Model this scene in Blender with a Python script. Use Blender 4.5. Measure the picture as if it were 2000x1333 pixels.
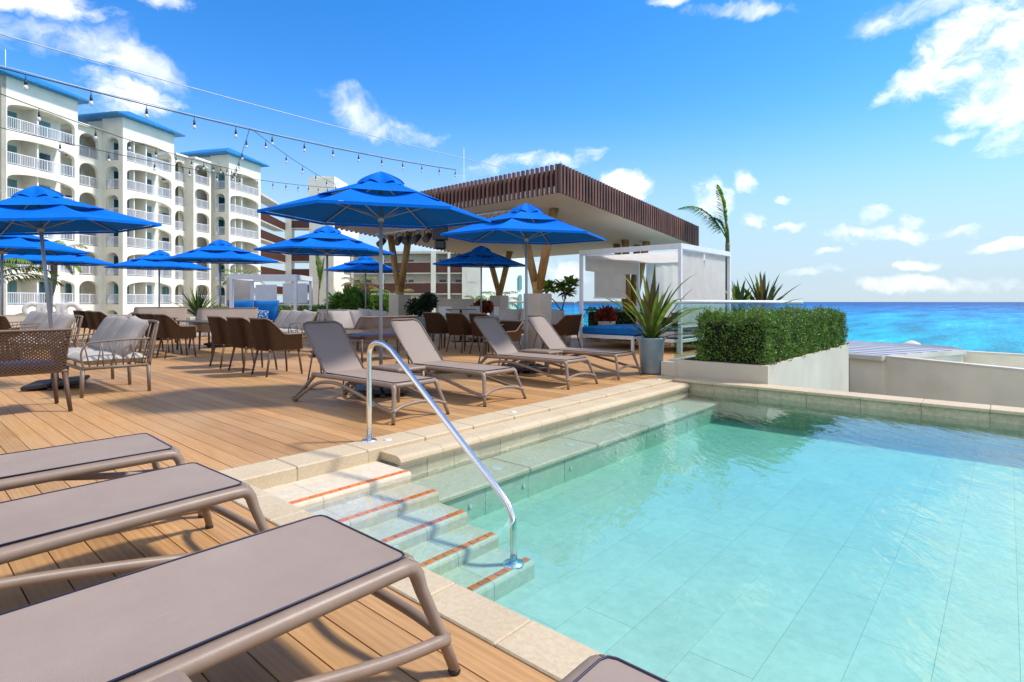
import bpy, math, random
import numpy as np
from math import sin, cos, pi, radians, sqrt, atan2
from mathutils import Vector, Matrix
random.seed(7)
for _o in list(bpy.data.objects): bpy.data.objects.remove(_o)
SC = bpy.context.scene
COL = SC.collection

# ------------------------------------------------------------------ camera, sky, sun, exposure
EYE = 1.2                      # camera height above the deck
YAW = radians(41.35)
FOC = 1100.0                   # focal length in pixels of a 2000 px wide picture
HOR = 590.0
cam = bpy.data.objects.new('camera', bpy.data.cameras.new('camera'))
COL.objects.link(cam)
cam.location = (0, 0, EYE)
cam.rotation_euler = (pi / 2, 0, YAW)
cam.data.sensor_width = 36
cam.data.lens = 36 * FOC / 2000
cam.data.shift_y = -76.5 / 2000
cam.data.clip_start = .05
cam.data.clip_end = 60000
SC.camera = cam
SC.view_settings.view_transform = 'Standard'
SC.view_settings.look = 'None'
SC.view_settings.gamma = 1
SC.view_settings.exposure = 0.34
SC.render.engine = 'CYCLES'
SC.cycles.use_denoising = True
SC.cycles.max_bounces = 7
SC.cycles.diffuse_bounces = 3
SC.cycles.glossy_bounces = 4
SC.cycles.transparent_max_bounces = 20
SC.cycles.caustics_reflective = False
SC.cycles.caustics_refractive = False

def L2W(lat, d, z=0.0):
    "right / forward offsets of the terrace plan into world x, y"
    return Vector((cos(YAW) * lat - sin(YAW) * d, sin(YAW) * lat + cos(YAW) * d, z))
def G(px, py, z=0.0):
    d = (EYE - z) * FOC / (py - HOR)
    return L2W((px - 1000) / FOC * d, d, z)
def D(px, d, z=0.0):
    return L2W((px - 1000) / FOC * d, d, z)
def ZY(py, d):
    return EYE + (HOR - py) * d / FOC

SUN_EL = radians(52)
SUN_H = L2W(1.0, 0.12).normalized()
SUN_V = Vector((SUN_H.x * cos(SUN_EL), SUN_H.y * cos(SUN_EL), sin(SUN_EL)))
sl = bpy.data.lights.new('sun', 'SUN'); sl.energy = 3.6; sl.angle = radians(6.0); sl.color = (1, .95, .87)
so = bpy.data.objects.new('sun', sl); COL.objects.link(so)
so.rotation_euler = SUN_V.to_track_quat('Z', 'Y').to_euler()
so.location = SUN_V * 60

world = bpy.data.worlds.new('World'); SC.world = world; world.use_nodes = True
def build_world():
    nt = world.node_tree; N = nt.nodes; Lk = nt.links
    N.clear()
    out = N.new('ShaderNodeOutputWorld'); bg = N.new('ShaderNodeBackground')
    bg.inputs[1].default_value = .15
    Lk.new(bg.outputs[0], out.inputs[0])
    sky = N.new('ShaderNodeTexSky'); sky.sky_type = 'NISHITA'; sky.sun_disc = False
    sky.sun_elevation = SUN_EL
    sky.sun_rotation = atan2(SUN_H.x, SUN_H.y)
    sky.air_density = 1.0; sky.dust_density = .15; sky.ozone_density = 3.0; sky.altitude = 0
    hs = N.new('ShaderNodeHueSaturation'); hs.inputs['Saturation'].default_value = 1.38
    hs.inputs['Value'].default_value = 1.30; hs.inputs['Hue'].default_value = .506
    Lk.new(sky.outputs[0], hs.inputs['Color'])
    tc = N.new('ShaderNodeTexCoord')
    V0 = tc.outputs['Generated']; V = V0
    for sc_, amp, sd in ((5.0, .085, 0.0), (17.0, .030, 4.0)):
        wn = N.new('ShaderNodeTexNoise'); wn.inputs['Scale'].default_value = sc_; wn.inputs['Detail'].default_value = 5; wn.inputs['Roughness'].default_value = .6
        Lk.new(V, wn.inputs['Vector'])
        w1 = N.new('ShaderNodeVectorMath'); w1.operation = 'SUBTRACT'; w1.inputs[1].default_value = (.5,.5,.5); Lk.new(wn.outputs['Color'], w1.inputs[0])
        w2 = N.new('ShaderNodeVectorMath'); w2.operation = 'MULTIPLY_ADD'; w2.inputs[1].default_value = (amp,amp,amp); Lk.new(w1.outputs[0], w2.inputs[0]); Lk.new(V, w2.inputs[2])
        V = w2.outputs[0]
    def clouds(items, k, lo, hi, scale, seed):
        last = None
        for (cx, cy, rx, ry, tilt) in items:
            f = L2W(0, 1); r0 = L2W(1, 0)
            c = (f + r0 * ((cx - 1000) / FOC) + Vector((0, 0, (HOR - cy) / FOC)))
            n = c.length; c = c / n
            r = c.cross(Vector((0, 0, 1))).normalized(); u = r.cross(c).normalized()
            if tilt:
                a = radians(tilt); r, u = r * cos(a) + u * sin(a), u * cos(a) - r * sin(a)
            r = r / (rx / FOC / n * 1.22); u = u / (ry / FOC / n * 1.22)
            d1 = N.new('ShaderNodeVectorMath'); d1.operation = 'DOT_PRODUCT'; d1.inputs[1].default_value = r
            d2 = N.new('ShaderNodeVectorMath'); d2.operation = 'DOT_PRODUCT'; d2.inputs[1].default_value = u
            Lk.new(V, d1.inputs[0]); Lk.new(V, d2.inputs[0])
            m1 = N.new('ShaderNodeMath'); m1.operation = 'MULTIPLY'
            Lk.new(d1.outputs['Value'], m1.inputs[0]); Lk.new(d1.outputs['Value'], m1.inputs[1])
            m2 = N.new('ShaderNodeMath'); m2.operation = 'MULTIPLY_ADD'
            Lk.new(d2.outputs['Value'], m2.inputs[0]); Lk.new(d2.outputs['Value'], m2.inputs[1]); Lk.new(m1.outputs[0], m2.inputs[2])
            if last is None: last = m2.outputs[0]
            else:
                mn = N.new('ShaderNodeMath'); mn.operation = 'SMOOTH_MIN'; mn.inputs[2].default_value = .35
                Lk.new(last, mn.inputs[0]); Lk.new(m2.outputs[0], mn.inputs[1]); last = mn.outputs[0]
        mp = N.new('ShaderNodeMapping'); mp.inputs['Location'].default_value = (seed, seed * .7, 0)
        mp.inputs['Scale'].default_value = (1, 1, 1.7)
        Lk.new(V, mp.inputs['Vector'])
        nz = N.new('ShaderNodeTexNoise'); nz.inputs['Scale'].default_value = scale; nz.inputs['Detail'].default_value = 9
        nz.inputs['Roughness'].default_value = .62; nz.inputs['Distortion'].default_value = .25
        Lk.new(mp.outputs[0], nz.inputs['Vector'])
        a = N.new('ShaderNodeMath'); a.operation = 'MULTIPLY_ADD'; a.inputs[1].default_value = k; a.inputs[2].default_value = 1 - k * .5
        Lk.new(nz.outputs['Fac'], a.inputs[0])
        b = N.new('ShaderNodeMath'); b.operation = 'SUBTRACT'
        Lk.new(a.outputs[0], b.inputs[0]); Lk.new(last, b.inputs[1])
        mr = N.new('ShaderNodeMapRange'); mr.interpolation_type = 'SMOOTHSTEP'
        mr.inputs['From Min'].default_value = lo; mr.inputs['From Max'].default_value = hi
        Lk.new(b.outputs[0], mr.inputs['Value'])
        return mr.outputs[0], nz.outputs['Fac']
    thick, nf = clouds([
        (1790, 165, 95, 45, 8), (1880, 105, 75, 60, 0), (1960, 60, 110, 95, 0), (2010, 200, 75, 110, 0), (1900, 200, 90, 45, 0),
        (250, 198, 80, 46, 0), (200, 225, 60, 35, 0), (270, 215, 50, 30, 0),
        (1390, 385, 52, 40, 0), (1465, 355, 34, 24, -40), (1210, 370, 52, 30, -10), (1530, 394, 18, 12, 0), (1483, 437, 24, 16, 0),
        (1540, 445, 28, 10, 0), (1705, 422, 34, 22, 0), (1790, 430, 40, 22, 0), (1760, 458, 150, 20, 0), (1680, 452, 80, 14, 0),
        (1975, 485, 50, 14, 0), (1800, 525, 40, 12, 0), (1140, 305, 45, 26, 10), (1060, 318, 70, 20, 5),
        (90, 5, 125, 34, 5), (300, 0, 55, 24, 0), (2300, 60, 330, 190, 0), (2600, -250, 380, 200, 10), (1950, -330, 230, 90, -10), (1880, -120, 190, 90, 5), (2080, -40, 150, 120, 0)],
        3.4, .25, 1.35, 11.0, 3.1)
    thin, nf2 = clouds([
        (700, 225, 90, 36, -18), (790, 255, 70, 24, -10), (230, 110, 110, 38, -14), (950, 330, 60, 20, 10), (120, 62, 115, 45, 10),
        (1600, 497, 30, 9, 0), (1580, 540, 60, 12, 0), (1850, 560, 150, 16, 0), (1470, 20, 90, 16, -8), (1330, 0, 60, 14, 0),
        (1860, 258, 40, 10, 0), (1800, 15, 130, 30, 0), (1100, 535, 60, 25, 0), (900, 480, 120, 30, 0),
        (-500, 150, 260, 90, 0), (-900, 350, 200, 60, 0), (600, -500, 300, 90, 0), (2900, 420, 400, 50, 0)],
        3.2, .1, 1.6, 12.0, 8.3)
    mt = N.new('ShaderNodeMath'); mt.operation = 'MULTIPLY'; mt.inputs[1].default_value = .75; Lk.new(thin, mt.inputs[0])
    mx0 = N.new('ShaderNodeMath'); mx0.operation = 'MAXIMUM'; Lk.new(thick, mx0.inputs[0]); Lk.new(mt.outputs[0], mx0.inputs[1])
    # denser unseen cloud added outside the frame to whiten the fill light
    g1 = N.new('ShaderNodeVectorMath'); g1.operation = 'DOT_PRODUCT'; fwd = L2W(0, 1); g1.inputs[1].default_value = (fwd.x*.94, fwd.y*.94, .342); Lk.new(V, g1.inputs[0])
    g2 = N.new('ShaderNodeMapRange'); g2.inputs['From Min'].default_value = .60; g2.inputs['From Max'].default_value = .30; Lk.new(g1.outputs['Value'], g2.inputs['Value'])
    gn = N.new('ShaderNodeTexNoise'); gn.inputs['Scale'].default_value = 2.6; gn.inputs['Detail'].default_value = 9; gn.inputs['Roughness'].default_value = .6; Lk.new(V, gn.inputs['Vector'])
    g3 = N.new('ShaderNodeMapRange'); g3.interpolation_type = 'SMOOTHSTEP'; g3.inputs['From Min'].default_value = .42; g3.inputs['From Max'].default_value = .58; Lk.new(gn.outputs['Fac'], g3.inputs['Value'])
    g4 = N.new('ShaderNodeMath'); g4.operation = 'MULTIPLY'; Lk.new(g2.outputs[0], g4.inputs[0]); Lk.new(g3.outputs[0], g4.inputs[1])
    mx = N.new('ShaderNodeMath'); mx.operation = 'MAXIMUM'; Lk.new(mx0.outputs[0], mx.inputs[0]); Lk.new(g4.outputs[0], mx.inputs[1])
    # pale marine haze low over the horizon
    sp = N.new('ShaderNodeSeparateXYZ'); Lk.new(V0, sp.inputs[0])
    hz = N.new('ShaderNodeMapRange'); hz.interpolation_type = 'SMOOTHERSTEP'
    hz.inputs['From Min'].default_value = -.01; hz.inputs['From Max'].default_value = .36
    hz.inputs['To Min'].default_value = .92; hz.inputs['To Max'].default_value = 0
    Lk.new(sp.outputs['Z'], hz.inputs['Value'])
    m0 = N.new('ShaderNodeMix'); m0.data_type = 'RGBA'
    m0.inputs['B'].default_value = (2.8, 3.65, 4.45, 1)
    Lk.new(hz.outputs[0], m0.inputs['Factor']); Lk.new(hs.outputs[0], m0.inputs['A'])
    cr = N.new('ShaderNodeMapRange'); cr.inputs['From Min'].default_value = .35; cr.inputs['From Max'].default_value = .62
    cr.inputs['To Min'].default_value = .82; cr.inputs['To Max'].default_value = 1.0
    Lk.new(nf, cr.inputs['Value'])
    cc = N.new('ShaderNodeMix'); cc.data_type = 'RGBA'
    cc.inputs['A'].default_value = (3.9, 4.2, 4.7, 1); cc.inputs['B'].default_value = (7.6, 7.6, 7.6, 1)
    Lk.new(cr.outputs[0], cc.inputs['Factor'])
    m1 = N.new('ShaderNodeMix'); m1.data_type = 'RGBA'
    Lk.new(mx.outputs[0], m1.inputs['Factor']); Lk.new(m0.outputs['Result'], m1.inputs['A']); Lk.new(cc.outputs['Result'], m1.inputs['B'])
    Lk.new(m1.outputs['Result'], bg.inputs[0])
build_world()

# ------------------------------------------------------------------ mesh helpers
class MB:
    "collects faces; build() links them as one mesh object"
    def __init__(s): s.v = []; s.f = []; s.sm = []
    def add(s, vs, fs, smooth=False):
        n = len(s.v); s.v += [tuple(p) for p in vs]
        s.f += [tuple(i + n for i in f) for f in fs]; s.sm += [smooth] * len(fs); return s
    def box(s, x0, y0, z0, x1, y1, z1):
        return s.add([(x0,y0,z0),(x1,y0,z0),(x1,y1,z0),(x0,y1,z0),(x0,y0,z1),(x1,y0,z1),(x1,y1,z1),(x0,y1,z1)],
            [(0,3,2,1),(4,5,6,7),(0,1,5,4),(1,2,6,5),(2,3,7,6),(3,0,4,7)])
    def rbox(s, x0, y0, z0, x1, y1, z1, b):
        vs = []; idx = {}
        for i in (0, 1):
            for j in (0, 1):
                for k in (0, 1):
                    X = (x0, x1)[i]; Y = (y0, y1)[j]; Z = (z0, z1)[k]
                    xi = X + (b if i == 0 else -b); yi = Y + (b if j == 0 else -b); zi = Z + (b if k == 0 else -b)
                    idx[i,j,k] = len(vs); vs += [(X, yi, zi), (xi, Y, zi), (xi, yi, Z)]
        I = lambda i, j, k, a: idx[i,j,k] + a
        fs = [(I(0,0,0,0),I(0,0,1,0),I(0,1,1,0),I(0,1,0,0)), (I(1,0,0,0),I(1,1,0,0),I(1,1,1,0),I(1,0,1,0)),
              (I(0,0,0,1),I(1,0,0,1),I(1,0,1,1),I(0,0,1,1)), (I(0,1,0,1),I(0,1,1,1),I(1,1,1,1),I(1,1,0,1)),
              (I(0,0,0,2),I(0,1,0,2),I(1,1,0,2),I(1,0,0,2)), (I(0,0,1,2),I(1,0,1,2),I(1,1,1,2),I(0,1,1,2))]
        for i in (0, 1):
            for j in (0, 1):
                fs.append((I(i,j,0,0),I(i,j,1,0),I(i,j,1,1),I(i,j,0,1)))
                fs.append((I(i,0,j,0),I(i,1,j,0),I(i,1,j,2),I(i,0,j,2)))
                fs.append((I(0,i,j,1),I(1,i,j,1),I(1,i,j,2),I(0,i,j,2)))
                for k in (0, 1): fs.append((I(i,j,k,0),I(i,j,k,1),I(i,j,k,2)))
        return s.add(vs, fs)
    def quad(s, a, b, c, d): return s.add([a, b, c, d], [(0,1,2,3)])
    def tube(s, pts, r, n=8, flat=1.0, caps=True, up=(0,0,1)):
        P = [Vector(p) for p in pts]; R = r if isinstance(r, (list, tuple)) else [r] * len(P)
        vs = []; pu = Vector(up)
        for i, p in enumerate(P):
            t = (P[min(i+1, len(P)-1)] - P[max(i-1, 0)])
            t = t.normalized() if t.length > 1e-9 else Vector((0,0,1))
            a = pu - t * pu.dot(t)
            if a.length < 1e-3: a = Vector((1,0,0)) - t * t.x
            if a.length < 1e-3: a = Vector((0,1,0))
            a.normalize(); b = t.cross(a); pu = a
            for k in range(n):
                w = 2 * pi * (k + .5) / n
                vs.append(p + a * (cos(w) * R[i]) + b * (sin(w) * R[i] * flat))
        fs = [(i*n+k, i*n+(k+1)%n, (i+1)*n+(k+1)%n, (i+1)*n+k) for i in range(len(P)-1) for k in range(n)]
        s.add(vs, fs, n > 4)
        if caps:
            m = len(s.v) - len(vs)
            s.f += [tuple(m+k for k in reversed(range(n))), tuple(m+(len(P)-1)*n+k for k in range(n))]; s.sm += [False, False]
        return s
    def lathe(s, prof, n=20, c=(0,0,0), smooth=True):
        vs = [(c[0]+r*cos(2*pi*k/n), c[1]+r*sin(2*pi*k/n), c[2]+z) for r, z in prof for k in range(n)]
        fs = [(i*n+k, i*n+(k+1)%n, (i+1)*n+(k+1)%n, (i+1)*n+k) for i in range(len(prof)-1) for k in range(n)]
        return s.add(vs, fs, smooth)
    def prism(s, poly, z0, z1):
        n = len(poly)
        vs = [(p[0], p[1], z0) for p in poly] + [(p[0], p[1], z1) for p in poly]
        fs = [tuple(reversed(range(n))), tuple(range(n, 2*n))] + [(i,(i+1)%n,n+(i+1)%n,n+i) for i in range(n)]
        return s.add(vs, fs)
    def grid(s, fn, nu, nv, smooth=True):
        vs = [fn(i/nu, j/nv) for j in range(nv+1) for i in range(nu+1)]
        fs = [(j*(nu+1)+i, j*(nu+1)+i+1, (j+1)*(nu+1)+i+1, (j+1)*(nu+1)+i) for j in range(nv) for i in range(nu)]
        return s.add(vs, fs, smooth)
    def pillow(s, w, h, t, M=None, nu=12, nv=12, seed=0, puff=.5, wr=.012):
        "soft cushion in its own x (w), y (h), z (t) box, centred"
        R = random.Random(seed); ph = [R.uniform(0, 6) for _ in range(6)]
        M = M or Matrix()
        for sg in (1, -1):
            def fn(u, v):
                a = 2*u-1; b = 2*v-1
                e = (max(0, 1-abs(a)**3.2) * max(0, 1-abs(b)**3.2)) ** puff
                z = sg * t/2 * e * (1 + .10*sin(3*a+ph[0]+2*b)*cos(2.5*b+ph[1]))
                z += sg * wr * e * sin(9*a+ph[2]+5*b) * (abs(b)**2)
                pin = 1 - .05*(1-abs(b)**2)*(abs(a)**4)
                pin2 = 1 - .07*(1-abs(a)**2)*(abs(b)**4)
                return M @ Vector((a*w/2*pin, b*h/2*pin2, z))
            m = len(s.f); s.grid(fn, nu, nv)
            if sg < 0: s.f[m:] = [tuple(reversed(f)) for f in s.f[m:]]
        return s
    def mesh(s, name, mat, recalc=False):
        me = bpy.data.meshes.new(name); me.from_pydata(s.v, [], s.f)
        me.polygons.foreach_set('use_smooth', s.sm)
        if mat: me.materials.append(mat)
        me.update(); return me
    def build(s, name, mat, parent=None, loc=None, rot=None, kind=None):
        o = bpy.data.objects.new(name, s.mesh(name, mat)); COL.objects.link(o)
        if parent: o.parent = parent
        if loc: o.location = loc
        if rot: o.rotation_euler = rot
        if kind: o['kind'] = kind
        return o

def inst(name, me, parent=None, loc=(0,0,0), rot=(0,0,0), scale=None):
    o = bpy.data.objects.new(name, me); COL.objects.link(o)
    if parent: o.parent = parent
    o.location = loc; o.rotation_euler = rot
    if scale: o.scale = scale
    return o
def tag(o, label, cat, group=None):
    o['label'] = label; o['category'] = cat
    if group: o['group'] = group
    return o
def thing(name, label, cat, loc=(0,0,0), rz=0.0, group=None):
    o = bpy.data.objects.new(name, None); COL.objects.link(o); o.empty_display_size = .1
    o.location = loc; o.rotation_euler = (0, 0, rz)
    return tag(o, label, cat, group)
def copy_tree(o, parent=None):
    c = o.copy(); COL.objects.link(c)
    if parent: c.parent = parent
    for ch in KIDS.get(o.name) or [x for x in bpy.data.objects if x.parent == o]: copy_tree(ch, c)
    return c
KIDS = {}
def dup(root, loc, rz, label, scale=None):
    c = copy_tree(root); c.location = loc; c.rotation_euler = (0, 0, rz); c['label'] = label
    if scale: c.scale = scale
    return c
def arc(c, r, a0, a1, n, ax=(1,0,0), ay=(0,0,1)):
    c = Vector(c); ax = Vector(ax); ay = Vector(ay)
    return [c + ax*(r*cos(radians(a0+(a1-a0)*i/n))) + ay*(r*sin(radians(a0+(a1-a0)*i/n))) for i in range(n+1)]
def smoothpath(P, n=4):
    "Catmull-Rom through the points"
    P = [Vector(p) for p in P]; out = []
    for i in range(len(P)-1):
        a = P[max(i-1,0)]; b = P[i]; c = P[i+1]; d = P[min(i+2,len(P)-1)]
        for k in range(n):
            t = k/n
            out.append(.5*((2*b)+(c-a)*t+(2*a-5*b+4*c-d)*t*t+(3*b-a-3*c+d)*t**3))
    return out + [P[-1]]

# ------------------------------------------------------------------ materials
def nodes(name):
    m = bpy.data.materials.new(name); m.use_nodes = True
    return m, m.node_tree.nodes, m.node_tree.links, m.node_tree.nodes['Principled BSDF']
def mat(name, c, rough=.6, var=.12, scale=8.0, bump=0.0, bscale=60.0, metal=0.0, spec=.5, stretch=(1,1,1), rnd=0.0, c2=None, coat=0.0, transl=0.0, coords='Position'):
    m, N, Lk, B = nodes(name)
    B.inputs['Roughness'].default_value = rough; B.inputs['Metallic'].default_value = metal
    B.inputs['Specular IOR Level'].default_value = spec; B.inputs['Coat Weight'].default_value = coat
    if coords == 'Position':
        g = N.new('ShaderNodeNewGeometry'); src = g.outputs['Position']
    else:
        g = N.new('ShaderNodeTexCoord'); src = g.outputs['Object']
    mp = N.new('ShaderNodeMapping'); mp.inputs['Scale'].default_value = stretch; Lk.new(src, mp.inputs['Vector'])
    nz = N.new('ShaderNodeTexNoise'); nz.inputs['Scale'].default_value = scale; nz.inputs['Detail'].default_value = 6
    Lk.new(mp.outputs[0], nz.inputs['Vector'])
    cr = N.new('ShaderNodeMapRange'); cr.inputs['From Min'].default_value = .3; cr.inputs['From Max'].default_value = .7
    Lk.new(nz.outputs['Fac'], cr.inputs['Value'])
    mx = N.new('ShaderNodeMix'); mx.data_type = 'RGBA'
    c = tuple(c)
    c2 = tuple(c2) if c2 else tuple(x*(1-2*var) for x in c)
    mx.inputs['A'].default_value = (*c2, 1); mx.inputs['B'].default_value = (*[min(1, x*(1+var*.4)) for x in c], 1)
    Lk.new(cr.outputs[0], mx.inputs['Factor'])
    colout = mx.outputs['Result']
    if rnd:
        oi = N.new('ShaderNodeObjectInfo'); r = N.new('ShaderNodeMapRange')
        r.inputs['To Min'].default_value = 1-rnd; r.inputs['To Max'].default_value = 1+rnd*.6
        Lk.new(oi.outputs['Random'], r.inputs['Value'])
        hv = N.new('ShaderNodeHueSaturation'); Lk.new(r.outputs[0], hv.inputs['Value']); Lk.new(colout, hv.inputs['Color']); colout = hv.outputs[0]
    Lk.new(colout, B.inputs['Base Color'])
    if bump:
        n2 = N.new('ShaderNodeTexNoise'); n2.inputs['Scale'].default_value = bscale; n2.inputs['Detail'].default_value = 4
        Lk.new(mp.outputs[0], n2.inputs['Vector'])
        bp = N.new('ShaderNodeBump'); bp.inputs['Strength'].default_value = bump; bp.inputs['Distance'].default_value = .01
        Lk.new(n2.outputs['Fac'], bp.inputs['Height']); Lk.new(bp.outputs[0], B.inputs['Normal'])
    if transl:
        tr = N.new('ShaderNodeBsdfTranslucent'); Lk.new(colout, tr.inputs['Color'])
        ms = N.new('ShaderNodeMixShader'); ms.inputs[0].default_value = transl
        Lk.new(B.outputs[0], ms.inputs[1]); Lk.new(tr.outputs[0], ms.inputs[2])
        Lk.new(ms.outputs[0], N['Material Output'].inputs['Surface'])
    return m
MT = {}
MT['stucco'] = mat('cream_stucco', (.88,.825,.68), .85, .05, .7, .25, 30)
MT['stucco_in'] = mat('balcony_stucco', (.88,.83,.70), .9, .05, .6)
MT['white_rail'] = mat('white_painted_rail', (.78,.78,.82), .5, .03)
MT['blue_roof'] = mat('blue_roof_sheet', (.01,.22,.55), .45, .15, 3)
MT['white_wall'] = mat('white_render', (.66,.60,.51), .8, .10, 1.2, .15, 40)
MT['beige_wall'] = mat('beige_render', (.80,.71,.56), .85, .10, .9, .2, 50)
MT['planter_wall'] = mat('cream_planter_render', (.62,.54,.42), .8, .08, 1.0, .2, 60)
MT['greywall'] = mat('grey_render_box', (.50,.44,.37), .8, .06, 2.0, .1, 50)
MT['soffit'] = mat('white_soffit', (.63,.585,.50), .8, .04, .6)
MT['slat'] = mat('dark_red_brown_slat', (.18,.075,.052), .55, .25, 6, .3, 60, rnd=.3, stretch=(1,1,.2))
MT['slat_back'] = mat('brown_fascia_board', (.10,.045,.03), .7, .2, 3)
MT['brown_panel'] = mat('brown_balcony_slats', (.14,.05,.03), .7, .3, 5, stretch=(6,6,.3))
MT['bamboo'] = mat('bamboo_column', (.40,.23,.07), .6, .25, 3, .3, 30, stretch=(4,4,.6), c2=(.24,.12,.035))
MT['frame'] = mat('taupe_resin', (.26,.185,.135), .42, .06, 20, .06, 250, spec=.4)
MT['frame_dk'] = mat('dark_taupe_resin', (.17,.125,.10), .45, .08, 20, .05, 200)
MT['shell'] = mat('brown_woven_shell', (.060,.027,.011), .7, .25, 60, .4, 200, spec=.12)
MT['rimc'] = mat('brown_shell_rim', (.19,.12,.08), .5, .08, 20)
MT['leg'] = mat('brown_leg', (.11,.06,.038), .6, .12, 20)
MT['rod'] = mat('taupe_rod', (.20,.145,.105), .45, .08, 20)
MT['cushion'] = mat('grey_cushion', (.40,.36,.335), .9, .05, 8, .35, 260, spec=.15)
MT['seatc'] = mat('light_seat_cushion', (.48,.44,.40), .9, .05, 8, .35, 260, spec=.15)
MT['bluec'] = mat('blue_cushion', (.010,.16,.50), .85, .10, 6, .3, 240, spec=.15)
MT['umb'] = mat('blue_canvas', (.001,.145,.62), .8, .05, 3, .25, 300, spec=.10, transl=.01)
MT['greypole'] = mat('grey_pole', (.33,.35,.37), .4, .06, 10, metal=.3)
MT['blackm'] = mat('black_metal', (.02,.02,.022), .5, .2, 10)
MT['darktop'] = mat('dark_table_top', (.10,.085,.075), .4, .1, 8)
MT['piping'] = mat('navy_piping', (.012,.016,.045), .5, .1, 30)
MT['sling0'] = mat('taupe_sling_mesh', (.345,.268,.225), .65, .035, 5, .35, 900, spec=.25)
MT['white_metal'] = mat('white_metal', (.74,.75,.77), .45, .04, 6)
MT['curtain'] = mat('white_curtain', (.86,.83,.78), .9, .04, 3, .2, 40, transl=.55)
MT['pot'] = mat('blue_grey_glazed_pot', (.22,.30,.35), .35, .10, 4, coat=.3)
MT['potw'] = mat('white_pot', (.60,.60,.58), .6, .06, 5)
MT['chrome'] = mat('polished_steel', (.82,.82,.81), .24, .02, 10, metal=1.0)
MT['earth'] = mat('dark_soil', (.035,.025,.018), 1, .3, 20)
MT['orange'] = mat('orange_mosaic', (.86,.20,.025), .45, .12, 30, rnd=.18)
MT['curb'] = mat('grey_metal_roof', (.46,.47,.50), .5, .08, 3, metal=.2)
MT['drain'] = mat('white_pool_fitting', (.70,.70,.68), .4, .05)
MT['leaf_a'] = mat('strap_leaf', (.24,.33,.035), .45, .3, 9, c2=(.10,.18,.022), transl=.42, rnd=.3)
MT['leaf_b'] = mat('dark_spiky_leaf', (.045,.11,.02), .5, .3, 6, transl=.2, rnd=.25)
MT['leaf_c'] = mat('red_tinged_leaf', (.11,.13,.03), .5, .4, 4, c2=(.20,.05,.03), transl=.25, rnd=.35)
MT['leaf_red'] = mat('red_croton_leaf', (.42,.04,.03), .5, .4, 14, c2=(.03,.045,.012), transl=.2)
MT['leaf_bush'] = mat('bush_leaf', (.16,.31,.035), .5, .3, 7, c2=(.06,.14,.02), transl=.42)
MT['leaf_hedge'] = mat('hedge_leaf', (.16,.26,.030), .5, .3, 5, c2=(.07,.14,.018), transl=.15)
MT['leaf_dark'] = mat('dark_bush_leaf', (.018,.045,.016), .45, .3, 6, transl=.1)
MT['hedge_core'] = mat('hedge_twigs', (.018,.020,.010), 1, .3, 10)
MT['flower'] = mat('pale_pink_flower', (.50,.30,.30), .7, .2, 9)
MT['palm'] = mat('palm_leaflet', (.22,.38,.045), .5, .3, 4, transl=.48)
MT['palm_dry'] = mat('dry_palm_leaflet', (.30,.24,.09), .7, .3, 4, transl=.2)
MT['trunk'] = mat('palm_trunk', (.20,.16,.12), .9, .25, 5, .6, 20)
MT['branch'] = mat('grey_branch', (.16,.13,.10), .9, .2, 9)
MT['wire'] = mat('dark_cable', (.03,.028,.026), .6, .1)
MT['wire_l'] = mat('pale_steel_cable', (.55,.58,.62), .4, .1)
MT['bulb'] = mat('milky_bulb', (.70,.70,.66), .15, .03)
MT['ground'] = mat('pale_sandy_ground', (.42,.37,.27), .95, .15, .08)
MT['sub'] = mat('dark_gap_under_deck', (.02,.014,.01), 1, .2)

def schlick(N, Lk, f0, lw=None):
    "reflectance that is the same from both sides of a sheet"
    lw = lw or N.new('ShaderNodeLayerWeight'); lw.inputs['Blend'].default_value = .5
    p = N.new('ShaderNodeMath'); p.operation = 'POWER'; p.inputs[1].default_value = 3.7; Lk.new(lw.outputs['Facing'], p.inputs[0])
    q = N.new('ShaderNodeMath'); q.operation = 'MULTIPLY_ADD'; q.inputs[1].default_value = 1-f0; q.inputs[2].default_value = f0; Lk.new(p.outputs[0], q.inputs[0])
    return q
def mk_glass(name, tint, refl=.12, alpha=.8):
    m, N, Lk, B = nodes(name)
    N.remove(B)
    t = N.new('ShaderNodeBsdfTransparent'); t.inputs[0].default_value = (*tint, 1)
    g = N.new('ShaderNodeBsdfGlossy'); g.inputs['Roughness'].default_value = .03
    f = schlick(N, Lk, .05)
    mx = N.new('ShaderNodeMixShader'); Lk.new(f.outputs[0], mx.inputs[0]); Lk.new(t.outputs[0], mx.inputs[1]); Lk.new(g.outputs[0], mx.inputs[2])
    Lk.new(mx.outputs[0], N['Material Output'].inputs['Surface'])
    return m
MT['glass'] = mk_glass('green_tinted_glass', (.76,.93,.91))
MT['winglass'] = mat('dark_window_glass', (.03,.12,.14), .08, .5, .5, c2=(.01,.02,.025))
MT['winteal'] = mat('teal_curtained_glass', (.16,.34,.36), .12, .25, 3, stretch=(8,8,.1))

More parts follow.
